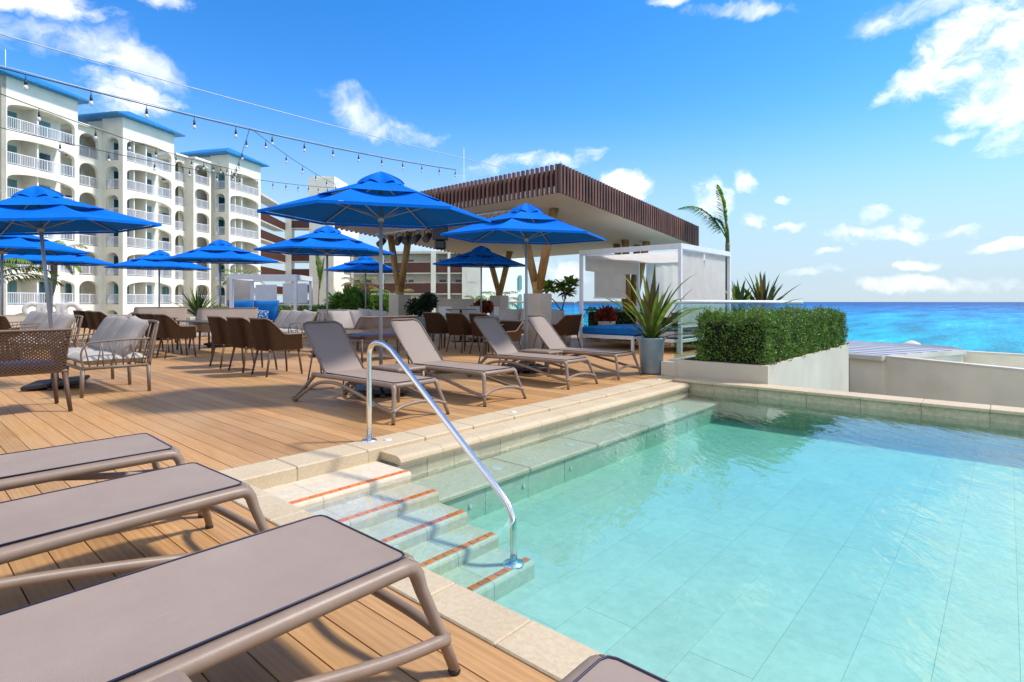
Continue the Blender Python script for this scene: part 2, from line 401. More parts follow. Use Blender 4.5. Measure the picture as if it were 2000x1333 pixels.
def deck_mat():
    m, N, Lk, B = nodes('honey_wood_deck')
    g = N.new('ShaderNodeNewGeometry'); oi = N.new('ShaderNodeObjectInfo')
    off = N.new('ShaderNodeVectorMath'); off.operation = 'MULTIPLY_ADD'
    cb = N.new('ShaderNodeCombineXYZ')
    for i in range(3): Lk.new(oi.outputs['Random'], cb.inputs[i])
    off.inputs[1].default_value = (37, 11, 5)
    Lk.new(cb.outputs[0], off.inputs[0]); Lk.new(g.outputs['Position'], off.inputs[2])
    mp = N.new('ShaderNodeMapping'); mp.inputs['Scale'].default_value = (.9, 22, 1); Lk.new(off.outputs[0], mp.inputs['Vector'])
    n1 = N.new('ShaderNodeTexNoise'); n1.inputs['Scale'].default_value = 2.2; n1.inputs['Detail'].default_value = 8; n1.inputs['Roughness'].default_value = .65
    n1.inputs['Distortion'].default_value = .6
    Lk.new(mp.outputs[0], n1.inputs['Vector'])
    wv = N.new('ShaderNodeTexWave'); wv.bands_direction = 'Y'; wv.inputs['Scale'].default_value = .9; wv.inputs['Distortion'].default_value = 5
    wv.inputs['Detail'].default_value = 3; wv.inputs['Detail Scale'].default_value = 1.0
    mp2 = N.new('ShaderNodeMapping'); mp2.inputs['Scale'].default_value = (.55, 12, 1); Lk.new(off.outputs[0], mp2.inputs['Vector']); Lk.new(mp2.outputs[0], wv.inputs['Vector'])
    big = N.new('ShaderNodeTexNoise'); big.inputs['Scale'].default_value = .8; big.inputs['Detail'].default_value = 5
    Lk.new(g.outputs['Position'], big.inputs['Vector'])
    r1 = N.new('ShaderNodeValToRGB'); e = r1.color_ramp.elements
    e[0].position = .15; e[0].color = (.29,.137,.044,1); e[1].position = .85; e[1].color = (.58,.315,.122,1)
    ad = N.new('ShaderNodeMath'); ad.operation = 'MULTIPLY_ADD'; ad.inputs[1].default_value = .16
    Lk.new(wv.outputs['Fac'], ad.inputs[0]); Lk.new(n1.outputs['Fac'], ad.inputs[2])
    Lk.new(ad.outputs[0], r1.inputs[0])
    hv = N.new('ShaderNodeHueSaturation'); Lk.new(r1.outputs[0], hv.inputs['Color'])
    a = N.new('ShaderNodeMapRange'); a.inputs['To Min'].default_value = .80; a.inputs['To Max'].default_value = 1.12; Lk.new(oi.outputs['Random'], a.inputs['Value'])
    Lk.new(a.outputs[0], hv.inputs['Value'])
    mx = N.new('ShaderNodeMix'); mx.data_type = 'RGBA'; mx.inputs['B'].default_value = (.50,.33,.17,1)
    b = N.new('ShaderNodeMapRange'); b.inputs['From Min'].default_value = .4; b.inputs['From Max'].default_value = .7; b.inputs['To Max'].default_value = .5
    Lk.new(big.outputs['Fac'], b.inputs['Value']); Lk.new(b.outputs[0], mx.inputs['Factor']); Lk.new(hv.outputs[0], mx.inputs['A'])
    Lk.new(mx.outputs['Result'], B.inputs['Base Color'])
    B.inputs['Roughness'].default_value = .55; B.inputs['Specular IOR Level'].default_value = .35
    bp = N.new('ShaderNodeBump'); bp.inputs['Strength'].default_value = .35; bp.inputs['Distance'].default_value = .004
    Lk.new(n1.outputs['Fac'], bp.inputs['Height']); Lk.new(bp.outputs[0], B.inputs['Normal'])
    return m
MT['deck'] = deck_mat()

def stone_mat(name, ca, cb, sc=30, rnd=.08, rough=.7):
    m, N, Lk, B = nodes(name)
    g = N.new('ShaderNodeNewGeometry'); oi = N.new('ShaderNodeObjectInfo')
    n1 = N.new('ShaderNodeTexNoise'); n1.inputs['Scale'].default_value = sc; n1.inputs['Detail'].default_value = 7; n1.inputs['Roughness'].default_value = .7
    n2 = N.new('ShaderNodeTexNoise'); n2.inputs['Scale'].default_value = 2.5; n2.inputs['Detail'].default_value = 5
    Lk.new(g.outputs['Position'], n1.inputs['Vector']); Lk.new(g.outputs['Position'], n2.inputs['Vector'])
    ad = N.new('ShaderNodeMath'); ad.operation = 'MULTIPLY_ADD'; ad.inputs[1].default_value = .5
    Lk.new(n2.outputs['Fac'], ad.inputs[0]); Lk.new(n1.outputs['Fac'], ad.inputs[2])
    r = N.new('ShaderNodeValToRGB'); e = r.color_ramp.elements
    e[0].position = .55; e[0].color = (*ca, 1); e[1].position = .92; e[1].color = (*cb, 1)
    Lk.new(ad.outputs[0], r.inputs[0])
    hv = N.new('ShaderNodeHueSaturation'); Lk.new(r.outputs[0], hv.inputs['Color'])
    a = N.new('ShaderNodeMapRange'); a.inputs['To Min'].default_value = 1-rnd; a.inputs['To Max'].default_value = 1+rnd*.5; Lk.new(oi.outputs['Random'], a.inputs['Value'])
    Lk.new(a.outputs[0], hv.inputs['Value']); Lk.new(hv.outputs[0], B.inputs['Base Color'])
    B.inputs['Roughness'].default_value = rough
    bp = N.new('ShaderNodeBump'); bp.inputs['Strength'].default_value = .25; bp.inputs['Distance'].default_value = .003
    Lk.new(n1.outputs['Fac'], bp.inputs['Height']); Lk.new(bp.outputs[0], B.inputs['Normal'])
    return m
MT['coping'] = stone_mat('cream_limestone_coping', (.48,.37,.23), (.60,.48,.32), 45, .04)
MT['pooltile'] = stone_mat('pale_pool_tile', (.50,.50,.40), (.61,.60,.49), 14, .05, .6)
MT['poolwall'] = stone_mat('travertine_pool_wall', (.42,.34,.22), (.62,.52,.37), 20, .07)
MT['poolstep'] = stone_mat('cream_pool_step', (.55,.46,.33), (.67,.58,.44), 25, .04)
MT['grout'] = mat('pale_teal_grout', (.42,.45,.37), .9, .3, 6)

def water_mat():
    m, N, Lk, B = nodes('pool_water_surface')
    N.remove(B)
    t = N.new('ShaderNodeBsdfTransparent')
    g = N.new('ShaderNodeBsdfGlossy'); g.inputs['Roughness'].default_value = .02
    fl = N.new('ShaderNodeLayerWeight'); f = schlick(N, Lk, .034, fl)
    geo = N.new('ShaderNodeNewGeometry')
    mp = N.new('ShaderNodeMapping'); mp.inputs['Scale'].default_value = (1, 1, 1); mp.inputs['Rotation'].default_value = (0,0,.9)
    Lk.new(geo.outputs['Position'], mp.inputs['Vector'])
    st = N.new('ShaderNodeMapping'); st.inputs['Scale'].default_value = (1, 2.6, 1); Lk.new(mp.outputs[0], st.inputs['Vector'])
    n1 = N.new('ShaderNodeTexNoise'); n1.inputs['Scale'].default_value = 2.0; n1.inputs['Detail'].default_value = 3; n1.inputs['Distortion'].default_value = 1.2
    n2 = N.new('ShaderNodeTexNoise'); n2.inputs['Scale'].default_value = 9; n2.inputs['Detail'].default_value = 2
    Lk.new(st.outputs[0], n1.inputs['Vector']); Lk.new(st.outputs[0], n2.inputs['Vector'])
    ad = N.new('ShaderNodeMath'); ad.operation = 'MULTIPLY_ADD'; ad.inputs[1].default_value = .12
    Lk.new(n2.outputs['Fac'], ad.inputs[0]); Lk.new(n1.outputs['Fac'], ad.inputs[2])
    bp = N.new('ShaderNodeBump'); bp.inputs['Strength'].default_value = .22; bp.inputs['Distance'].default_value = .03
    Lk.new(ad.outputs[0], bp.inputs['Height']); Lk.new(bp.outputs[0], g.inputs['Normal']); Lk.new(bp.outputs[0], fl.inputs['Normal'])
    mx = N.new('ShaderNodeMixShader'); Lk.new(f.outputs[0], mx.inputs[0]); Lk.new(t.outputs[0], mx.inputs[1]); Lk.new(g.outputs[0], mx.inputs[2])
    Lk.new(mx.outputs[0], N['Material Output'].inputs['Surface'])
    va = N.new('ShaderNodeVolumeAbsorption'); va.inputs['Color'].default_value = (.01,.90,.84,1); va.inputs['Density'].default_value = .58
    Lk.new(va.outputs[0], N['Material Output'].inputs['Volume'])
    return m
MT['water'] = water_mat()

def sea_mat():
    m, N, Lk, B = nodes('turquoise_to_deep_blue_sea')
    geo = N.new('ShaderNodeNewGeometry')
    ln = N.new('ShaderNodeVectorMath'); ln.operation = 'LENGTH'; Lk.new(geo.outputs['Position'], ln.inputs[0])
    nz = N.new('ShaderNodeTexNoise'); nz.inputs['Scale'].default_value = .006; nz.inputs['Detail'].default_value = 5; Lk.new(geo.outputs['Position'], nz.inputs['Vector'])
    lg = N.new('ShaderNodeMath'); lg.operation = 'LOGARITHM'; lg.inputs[1].default_value = 10; Lk.new(ln.outputs['Value'], lg.inputs[0])
    ad = N.new('ShaderNodeMath'); ad.operation = 'MULTIPLY_ADD'; ad.inputs[1].default_value = .5; Lk.new(nz.outputs['Fac'], ad.inputs[0]); Lk.new(lg.outputs[0], ad.inputs[2])
    mr = N.new('ShaderNodeMapRange'); mr.inputs['From Min'].default_value = 2.3; mr.inputs['From Max'].default_value = 3.9; Lk.new(ad.outputs[0], mr.inputs['Value'])
    r = N.new('ShaderNodeValToRGB'); e = r.color_ramp.elements
    e[0].position = 0; e[0].color = (.0,.50,.62,1); e[1].position = 1; e[1].color = (.004,.065,.225,1)
    for p, c in ((.30, (.0,.33,.60,1)), (.55, (.0,.17,.46,1)), (.8, (.002,.075,.27,1))):
        x = r.color_ramp.elements.new(p); x.color = c
    Lk.new(mr.outputs[0], r.inputs[0])
    # foam flecks with white glints, swell bands and dark ripples, painted into the colour
    mp = N.new('ShaderNodeMapping'); mp.inputs['Rotation'].default_value = (0,0,-.24); mp.inputs['Scale'].default_value = (1,.14,1); Lk.new(geo.outputs['Position'], mp.inputs['Vector'])
    n2 = N.new('ShaderNodeTexNoise'); n2.inputs['Scale'].default_value = .42; n2.inputs['Detail'].default_value = 5; n2.inputs['Roughness'].default_value = .7; Lk.new(mp.outputs[0], n2.inputs['Vector'])
    n3 = N.new('ShaderNodeTexNoise'); n3.inputs['Scale'].default_value = .04; n3.inputs['Detail'].default_value = 8; n3.inputs['Roughness'].default_value = .72; Lk.new(mp.outputs[0], n3.inputs['Vector'])
    dk = N.new('ShaderNodeMapRange'); dk.inputs['From Min'].default_value = .38; dk.inputs['From Max'].default_value = .62; dk.inputs['To Min'].default_value = .5; dk.inputs['To Max'].default_value = 1.35; Lk.new(n3.outputs['Fac'], dk.inputs['Value'])
    hv = N.new('ShaderNodeHueSaturation'); Lk.new(r.outputs[0], hv.inputs['Color']); Lk.new(dk.outputs[0], hv.inputs['Value'])
    av = N.new('ShaderNodeMath'); av.operation = 'MULTIPLY_ADD'; av.inputs[1].default_value = .6; Lk.new(n2.outputs['Fac'], av.inputs[0])
    a4 = N.new('ShaderNodeMath'); a4.operation = 'MULTIPLY'; a4.inputs[1].default_value = .4; Lk.new(n3.outputs['Fac'], a4.inputs[0]); Lk.new(a4.outputs[0], av.inputs[2])
    fo = N.new('ShaderNodeMapRange'); fo.inputs['From Min'].default_value = .565; fo.inputs['From Max'].default_value = .66; fo.inputs['To Max'].default_value = .5; Lk.new(av.outputs[0], fo.inputs['Value'])
    mx = N.new('ShaderNodeMix'); mx.data_type = 'RGBA'; mx.inputs['B'].default_value = (.60,.76,.80,1)
    Lk.new(fo.outputs[0], mx.inputs['Factor']); Lk.new(hv.outputs[0], mx.inputs['A']); Lk.new(mx.outputs['Result'], B.inputs['Base Color'])
    B.inputs['Roughness'].default_value = .5; B.inputs['Specular IOR Level'].default_value = .2
    bp = N.new('ShaderNodeBump'); bp.inputs['Strength'].default_value = .6; bp.inputs['Distance'].default_value = 1.0
    Lk.new(n2.outputs['Fac'], bp.inputs['Height']); Lk.new(bp.outputs[0], B.inputs['Normal'])
    return m
MT['sea'] = sea_mat()

def weave_mat(name, c, hole=.35, f=95):
    "open basket weave: crossing strands with real see-through gaps"
    m, N, Lk, B = nodes(name)
    B.inputs['Base Color'].default_value = (*c, 1); B.inputs['Roughness'].default_value = .7; B.inputs['Specular IOR Level'].default_value = .12
    tc = N.new('ShaderNodeTexCoord')
    w = []
    for ax, rot in (('X', .6), ('X', -.6)):
        mp = N.new('ShaderNodeMapping'); mp.inputs['Rotation'].default_value = (rot, rot, 0); Lk.new(tc.outputs['Object'], mp.inputs['Vector'])
        wv = N.new('ShaderNodeTexWave'); wv.bands_direction = 'Z'; wv.inputs['Scale'].default_value = f/20*3.0; Lk.new(mp.outputs[0], wv.inputs['Vector']); w.append(wv)
    mn = N.new('ShaderNodeMath'); mn.operation = 'MAXIMUM'; Lk.new(w[0].outputs['Fac'], mn.inputs[0]); Lk.new(w[1].outputs['Fac'], mn.inputs[1])
    gt = N.new('ShaderNodeMath'); gt.operation = 'GREATER_THAN'; gt.inputs[1].default_value = hole; Lk.new(mn.outputs[0], gt.inputs[0])
    t = N.new('ShaderNodeBsdfTransparent'); mx = N.new('ShaderNodeMixShader')
    Lk.new(gt.outputs[0], mx.inputs[0]); Lk.new(t.outputs[0], mx.inputs[1]); Lk.new(B.outputs[0], mx.inputs[2])
    Lk.new(mx.outputs[0], N['Material Output'].inputs['Surface'])
    bp = N.new('ShaderNodeBump'); bp.inputs['Strength'].default_value = .5; bp.inputs['Distance'].default_value = .004
    Lk.new(mn.outputs[0], bp.inputs['Height']); Lk.new(bp.outputs[0], B.inputs['Normal'])
    return m
MT['weave'] = weave_mat('open_brown_weave', (.095,.055,.035), .60)
MT['weave_pale'] = weave_mat('pale_beige_weave', (.48,.40,.34), .2)
def sling_see():
    m, N, Lk, B = nodes('see_through_sling')
    B.inputs['Base Color'].default_value = (.285,.218,.180,1); B.inputs['Roughness'].default_value = .6
    t = N.new('ShaderNodeBsdfTransparent'); mx = N.new('ShaderNodeMixShader'); mx.inputs[0].default_value = .87
    Lk.new(t.outputs[0], mx.inputs[1]); Lk.new(B.outputs[0], mx.inputs[2]); Lk.new(mx.outputs[0], N['Material Output'].inputs['Surface'])
    return m
MT['sling_b'] = sling_see()

def sling_mat():
    "fine mesh cloth: tiny cross threads, faint scuffs and dried water marks"
    m, N, Lk, B = nodes('taupe_sling_cloth')
    tc = N.new('ShaderNodeTexCoord'); g = N.new('ShaderNodeNewGeometry')
    n1 = N.new('ShaderNodeTexNoise'); n1.inputs['Scale'].default_value = 2.3; n1.inputs['Detail'].default_value = 8; n1.inputs['Roughness'].default_value = .65; Lk.new(g.outputs['Position'], n1.inputs['Vector'])
    vo = N.new('ShaderNodeTexNoise'); vo.inputs['Scale'].default_value = 38; vo.inputs['Detail'].default_value = 5
    mp = N.new('ShaderNodeMapping'); mp.inputs['Scale'].default_value = (.25,1,1); Lk.new(tc.outputs['Object'], mp.inputs['Vector']); Lk.new(mp.outputs[0], vo.inputs['Vector'])
    r = N.new('ShaderNodeValToRGB'); e = r.color_ramp.elements
    e[0].position = .3; e[0].color = (.290,.215,.168,1); e[1].position = .72; e[1].color = (.345,.265,.215,1)
    Lk.new(n1.outputs['Fac'], r.inputs[0])
    sc = N.new('ShaderNodeMapRange'); sc.inputs['From Min'].default_value = .66; sc.inputs['From Max'].default_value = .78; sc.inputs['To Max'].default_value = .35; Lk.new(vo.outputs['Fac'], sc.inputs['Value'])
    mx = N.new('ShaderNodeMix'); mx.data_type = 'RGBA'; mx.inputs['B'].default_value = (.47,.40,.36,1)
    Lk.new(sc.outputs[0], mx.inputs['Factor']); Lk.new(r.outputs[0], mx.inputs['A'])
    ws = []
    for d in ('X','Y'):
        w = N.new('ShaderNodeTexWave'); w.bands_direction = d; w.inputs['Scale'].default_value = 105; Lk.new(tc.outputs['Object'], w.inputs['Vector']); ws.append(w)
    mxx = N.new('ShaderNodeMath'); mxx.operation = 'MAXIMUM'; Lk.new(ws[0].outputs['Fac'], mxx.inputs[0]); Lk.new(ws[1].outputs['Fac'], mxx.inputs[1])
    th = N.new('ShaderNodeMapRange'); th.inputs['To Min'].default_value = .80; th.inputs['To Max'].default_value = 1.05; Lk.new(mxx.outputs[0], th.inputs['Value'])
    hv = N.new('ShaderNodeHueSaturation'); Lk.new(mx.outputs['Result'], hv.inputs['Color']); Lk.new(th.outputs[0], hv.inputs['Value'])
    Lk.new(hv.outputs[0], B.inputs['Base Color']); B.inputs['Roughness'].default_value = .62; B.inputs['Specular IOR Level'].default_value = .3
    bp = N.new('ShaderNodeBump'); bp.inputs['Strength'].default_value = .3; bp.inputs['Distance'].default_value = .001; Lk.new(mxx.outputs[0], bp.inputs['Height']); Lk.new(bp.outputs[0], B.inputs['Normal'])
    return m
MT['sling'] = sling_mat()
# ------------------------------------------------------------------ ground, sea, deck, pool
WZ = -.128          # pool water level
FZ = -.52           # pool floor
sea = MB().quad((-40000,-40000,-8),(40000,-40000,-8),(40000,40000,-8),(-40000,40000,-8)).build('sea', MT['sea'], kind='structure')
gp = [L2W(x, y) for x, y in ((-400,-60),(7,-60),(7,14),(9,60),(-6,140),(-400,170))]
MB().prism([(p.x, p.y) for p in gp], -9.5, -5).build('ground', MT['ground'], kind='structure')
# terrace slab under the boards
MB().box(-34,-3,-5,-4.22,18.1,-.045).box(-34,18.1,-5,-19.7,26,-.045).box(-4.22,-3,-5,5,1.42,-.045).box(-4.22,8.6,-5,-3.99,14.9,-.045).build('terrace_slab', MT['sub'], kind='structure')
pitch = .1455
deck = bpy.data.objects.new('deck', None); COL.objects.link(deck); deck['kind'] = 'structure'
W0 = .1395
me_long = MB().box(-29.8, 0, -.03, 0, W0, 0).mesh('plank', MT['deck'])
me_mid = MB().box(-34, 0, -.03, 4.5, W0, 0).mesh('plank', MT['deck'])
R = random.Random(3)
y = 1.4345 - pitch
while y > -1.6:
    inst('plank', me_mid, deck, (0, y, R.uniform(-.0008,.0008))); y -= pitch
y = 1.4345
me_far = MB().box(-12, 0, -.03, 0, W0, 0).mesh('plank', MT['deck'])
while y < 25.5:
    far = y > 17.95
    inst('plank', me_far if far else me_long, deck, (-19.68 if far else -4.205, y, R.uniform(-.0008,.0008))); y += pitch

# copings
cop = bpy.data.objects.new('pool_coping', None); COL.objects.link(cop); cop['kind'] = 'structure'
L = .42
me = MB().rbox(0, 1.438, -.05, L-.004, 1.645, .004, .006).mesh('coping_stone', MT['coping'])
x = -3.865
while x < 3.2:
    inst('coping_stone', me, cop, (x, 0, R.uniform(-.0006,.0006))); x += L
L = .60
me = MB().rbox(-4.198, 0, -.14, -3.87, L-.004, .004, .008).mesh('coping_stone', MT['coping'])
y = 1.438
while y < 8.5:
    inst('coping_stone', me, cop, (0, y, R.uniform(-.0006,.0006))); y += L
# rounded ledge stones beside the water
prof = [(-3.868,-.028),(-3.66,-.028),(-3.63,-.034),(-3.605,-.05),(-3.597,-.072),(-3.605,-.095),(-3.868,-.095)]
m = MB(); n = len(prof); Ll = .45
m.add([(p[0],0,p[1]) for p in prof]+[(p[0],Ll-.004,p[1]) for p in prof], [tuple(range(n)), tuple(reversed(range(n,2*n)))]+[(i,n+i,n+(i+1)%n,(i+1)%n) for i in range(n)])
me = m.mesh('ledge_stone', MT['coping'])
y = 2.76
while y < 8.1:
    inst('ledge_stone', me, cop, (0, y, 0)); y += Ll
# far coping on the raised wall
L = .62
me = MB().rbox(0, 8.14, -.022, L-.004, 8.50, .016, .006).mesh('coping_stone', MT['coping'])
x = -3.865
while x < 6.5:
    inst('coping_stone', me, cop, (x, 0, R.uniform(-.0006,.0006))); x += L

# pool shell: walls of small travertine tiles as real stones
def walltiles(parent, name, p0, du, length, z0, z1, lw, rows, nrm, mt, th=.02, gap=.004):
    "running bond of separate tiles on a wall; p0 start, du direction, nrm outward"
    P = Vector(p0); U = Vector(du); Nn = Vector(nrm)
    h = (z1 - z0) / rows
    a = Vector((0,0,0)); m = MB()
    b = [a, U*(lw-gap)]
    vs = []
    for zz in (0, h-gap):
        for q in (0, lw-gap):
            for t in (0, th): vs.append(tuple(U*q + Nn*t + Vector((0,0,zz))))
    m.add(vs, [(0,2,3,1),(4,5,7,6),(0,1,5,4),(2,6,7,3),(0,4,6,2),(1,3,7,5)])
    me = m.mesh(name, mt)
    for r_ in range(rows):
        off = (r_ % 2) * lw * .5
        q = -off
        while q < length - lw*.25:
            st = max(q, 0); en = min(q + lw, length)
            if en - st > .02:
                o = inst(name, me, parent, tuple(P + U*st + Nn*R.uniform(-.0015,.0015) + Vector((0,0,z0 + r_*h))))
                if en - st < lw - 1e-4:
                    k = (en - st - gap) / (lw - gap); o.scale = (k if abs(U.x) > .5 else 1, k if abs(U.y) > .5 else 1, 1)
            q += lw
pool = bpy.data.objects.new('swimming_pool', None); COL.objects.link(pool); pool['kind'] = 'structure'
MB().box(-3.95,8.21,-.9,6.8,8.46,-.026).box(-4.18,1.44,-.9,-3.895,2.76,-.145).box(-3.9,2.76,-.9,-3.655,8.21,-.1).box(-4.18,2.76,-.9,-3.9,8.6,-.145)\
    .box(-3.895,1.44,-.9,6.8,1.618,-.052).box(-3.9,1.62,-.95,6.8,8.21,FZ-.0055).build('pool_shell', MT['grout'], pool)
walltiles(pool, 'wall_tile', (-3.865,8.21,0), (1,0,0), 10.6, -.56, -.026, .62, 3, (0,-1,0), MT['poolwall'])
walltiles(pool, 'wall_tile', (-3.655,2.765,0), (0,1,0), 5.42, -.27, -.1, .30, 1, (1,0,0), MT['poolstep'])
walltiles(pool, 'wall_tile', (-3.895,1.645,0), (0,1,0), 1.11, -.13, -.012, .37, 1, (1,0,0), MT['poolwall'], th=.022)
MB().box(-3.87,2.762,-.13,-3.66,2.768,-.1).build('ledge_end', MT['poolwall'], pool)
# bench under the water along the deck side
bench = MB()
seg = 1.08; y = 2.735; tb = MB().rbox(-3.634,0,-.30,-3.14,seg-.004,-.255,.012).mesh('bench_slab', MT['poolstep'])
while y < 8.0:
    inst('bench_slab', tb, pool, (0, y, 0)); y += seg
walltiles(pool, 'bench_riser_tile', (-3.19,2.735,0), (0,1,0), 5.45, FZ, -.30, .54, 1, (1,0,0), MT['pooltile'], th=.025)
MB().box(-3.64,2.74,FZ-.0045,-3.192,8.2,-.302).build('bench_core', MT['grout'], pool)
# floor tiles
me = MB().box(0,0,-.005,.3034,.7154,0).mesh('floor_tile', MT['pooltile'])
col = 0; x = -3.16 + .0
x = -2.395 - .305*3
while x < 4.6:
    y = 1.66 - (.44*(col % 2)) ; 
    while y < 8.18:
        st = max(y, 1.66); en = min(y+.717, 8.19)
        if en - st > .03 and x > -3.4:
            o = inst('floor_tile', me, pool, (x, st, FZ + R.uniform(-.001,.001)))
            if en - st < .716: o.scale = (1, (en-st-.002)/.7148, 1)
        y += .717
    x += .305; col += 1
# steps with orange mosaic strips
stepX = [-3.42,-3.10,-2.80,-2.51,-2.21]; stepZ = [-.10,-.18,-.258,-.335,-.412]
prev = -3.87
mo = MB().rbox(0,0,0,.046,.066,.0035,.001).mesh('mosaic_tile', MT['orange'])
for i,(sx,sz) in enumerate(zip(stepX, stepZ)):
    st = bpy.data.objects.new('pool_step', None)
    m = MB()
    x0 = prev if i == 0 else prev - .02
    # tread made of slabs with a bullnose front
    yb = [1.622, 1.99, 2.36, 2.725]
    for a, b in zip(yb, yb[1:]):
        x0_ = x0
        pr = [(x0_, sz-.06),(x0_, sz),(sx-.02, sz),(sx-.006, sz-.006),(sx, sz-.02),(sx, FZ+.001),(x0_, FZ+.001)]
        n = len(pr)
        mm = MB().add([(p[0],a,p[1]) for p in pr]+[(p[0],b-.003,p[1]) for p in pr], [tuple(range(n)), tuple(reversed(range(n,2*n)))]+[(q,n+q,n+(q+1)%n,(q+1)%n) for q in range(n)])
        mm.build('step_slab', MT['poolstep'], pool)
    k = 0; yy = 1.70
    while yy < 2.66:
        inst('mosaic_tile', mo, pool, (sx-.075, yy, sz+.0005), (0,0,R.uniform(-.02,.02))); yy += .0735
    prev = sx
# light and jet fittings
for (x,y,z) in ((-3.35,3.6,-.254),(-3.35,4.7,-.254),(-3.35,5.9,-.254),(-3.35,7.0,-.254)):
    MB().lathe([(0,.006),(.03,.006),(.045,.003),(.05,0)],16,(x,y,z)).build('pool_fitting', MT['drain'], pool)
for y in (3.1, 3.75, 4.45, 5.3, 6.2, 7.1):
    MB().tube([(-3.162,y,-.40),(-3.155,y,-.40)],.018,14).build('pool_fitting', MT['drain'], pool)
MB().tube([(-2.80,2.1,-.31),(-2.785,2.1,-.31)],.03,14).build('pool_fitting', MT['drain'], pool)
for y in (2.95,4.6,8.0):
    MB().lathe([(0,.010),(.022,.010),(.034,.006),(.036,.0)],14,(-4.03,y,.0035)).build('coping_light', MT['drain'], cop)
# the water: one closed body, faces a hair inside the walls
wx0,wx1,wy0,wy1 = -3.8722, 6.7, 1.62, 8.1885
wm = MB()
wm.add([(-3.8722,1.62,WZ),(6.7,1.62,WZ),(6.7,8.1885,WZ),(-3.6345,8.1885,WZ),(-3.6345,2.762,WZ),(-3.8722,2.762,WZ),
        (-3.8722,1.62,FZ-.0045),(6.7,1.62,FZ-.0045),(6.7,8.1885,FZ-.0045),(-3.6345,8.1885,FZ-.0045),(-3.6345,2.762,FZ-.0045),(-3.8722,2.762,FZ-.0045)],
       [(0,1,2,3,4,5),(11,10,9,8,7,6)]+[(i,6+i,6+(i+1)%6,(i+1)%6) for i in range(6)])
wm.build('pool_water', MT['water'], kind='structure')

# handrail into the pool
hr = thing('pool_handrail', 'polished steel handrail curving down over the pool steps', 'handrail', (-4.13,2.83,0))
def rel(P): return [Vector(p)-Vector((-4.13,2.83,0)) for p in P]
A = Vector((-4.13,2.83,0)); B = Vector((-2.28,2.605,-.412))
def on(s, z): p = A.lerp(B, s); p.z = z; return p
P = [on(0,.02), on(0,.35), on(0,.72)] + smoothpath([on(0,.72), on(.004,.775), on(.022,.82), on(.055,.848), on(.10,.856), on(.15,.843), on(.2057,.806)],4)[1:] + \
    [on(.35,.645), on(.5,.478), on(.65,.311), on(.80,.144)] + smoothpath([on(.90,.033), on(.945,-.022), on(.978,-.075), on(.995,-.14), on(1,-.20)],4) + [on(1,-.3), on(1,-.402)]
MB().tube(rel(P), .0225, 14).build('rail', MT['chrome'], hr)
MB().lathe([(0,.022),(.024,.022),(.030,.014),(.062,.010),(.066,0)],24,(0,0,.004)).build('flange', MT['chrome'], hr)
b = B-A
MB().lathe([(0,.022),(.024,.022),(.030,.014),(.062,.010),(.066,0)],24,(b.x,b.y,-.411)).build('flange', MT['chrome'], hr)

# ------------------------------------------------------------------ planter, walls and roof right of the pool
pl = thing('hedge_planter', 'low cream rendered planter box under the clipped hedge', 'planter', (-3.98,8.55,0))
MB().box(0,0,-3,1.38,5.5,.27).build('planter_wall', MT['planter_wall'], pl)
MB().box(-.30,.02,-1.0,-.003,.42,.22).build('corner_block', MT['planter_wall'], pl)
MB().box(.08,.08,.271,1.30,5.42,.285).build('soil', MT['earth'], pl)
w1 = L2W(10.35,15.7); w2 = L2W(12.6,8.57); w0 = L2W(9.9,17.1)
nrm = (w2-w1).cross(Vector((0,0,1))).normalized()
def slabwall(name, pts, z0, z1, th, m, label, cat, cap=None):
    a, b = Vector(pts[0]), Vector(pts[1]); n_ = (b-a).cross(Vector((0,0,1))).normalized()*th
    t = thing(name, label, cat, (a.x, a.y, 0)); b2 = b-a
    MB().prism([(0,0),(b2.x,b2.y),(b2.x+n_.x,b2.y+n_.y),(n_.x,n_.y)], z0, z1).build('wall_face', m, t)
    if cap:
        k = n_.normalized()*-.015
        MB().prism([(k.x,k.y),(b2.x+k.x,b2.y+k.y),(b2.x+n_.x-k.x,b2.y+n_.y-k.y),(n_.x-k.x,n_.y-k.y)], z1, z1+.05).build('wall_cap', cap, t)
    return t
slabwall('parapet_wall', (w0,w2), -6, -.345, -.22, MT['beige_wall'], 'long grey beige wall with white cap beyond the pool edge', 'wall', MT['white_wall'])
w3 = L2W(14.3,17.9); w4 = L2W(16.6,14.8)
slabwall('parapet_wall', (w3,w4), -6, -.41, -.25, MT['beige_wall'], 'short beige wall behind the long wall at the right edge', 'wall', MT['white_wall'])
MB().prism([tuple(L2W(a,b).xy) for a,b in ((5,12),(12.9,9),(14,15),(14.5,19),(11,24),(6,20))], -8.8, -3.2).build('lower_terrace', MT['beige_wall'], kind='structure')
rf = [G(1650,664,-.28), G(1655,690,-.28), G(1722,695,-.28), G(1888,683.5,-.28), G(1862,677,-.28)]
c0 = rf[1]
t = thing('lower_roof', 'flat grey ribbed metal roof behind the hedge, in front of the sea', 'roof', (c0.x,c0.y,0))
MB().prism([(p.x-c0.x,p.y-c0.y) for p in rf], -.42, -.30).build('roof_slab', MT['white_wall'], t)
ins = [p + (sum(rf, Vector())/5-p)*.03 for p in rf]
MB().prism([(p.x-c0.x,p.y-c0.y) for p in ins], -.299, -.285).build('roof_sheet', MT['curb'], t)
inb = [p + (sum(rf, Vector())/5-p)*.05 for p in rf]
MB().prism([(p.x-c0.x,p.y-c0.y) for p in inb], -8.5, -.422).build('house_wall', MT['beige_wall'], t)
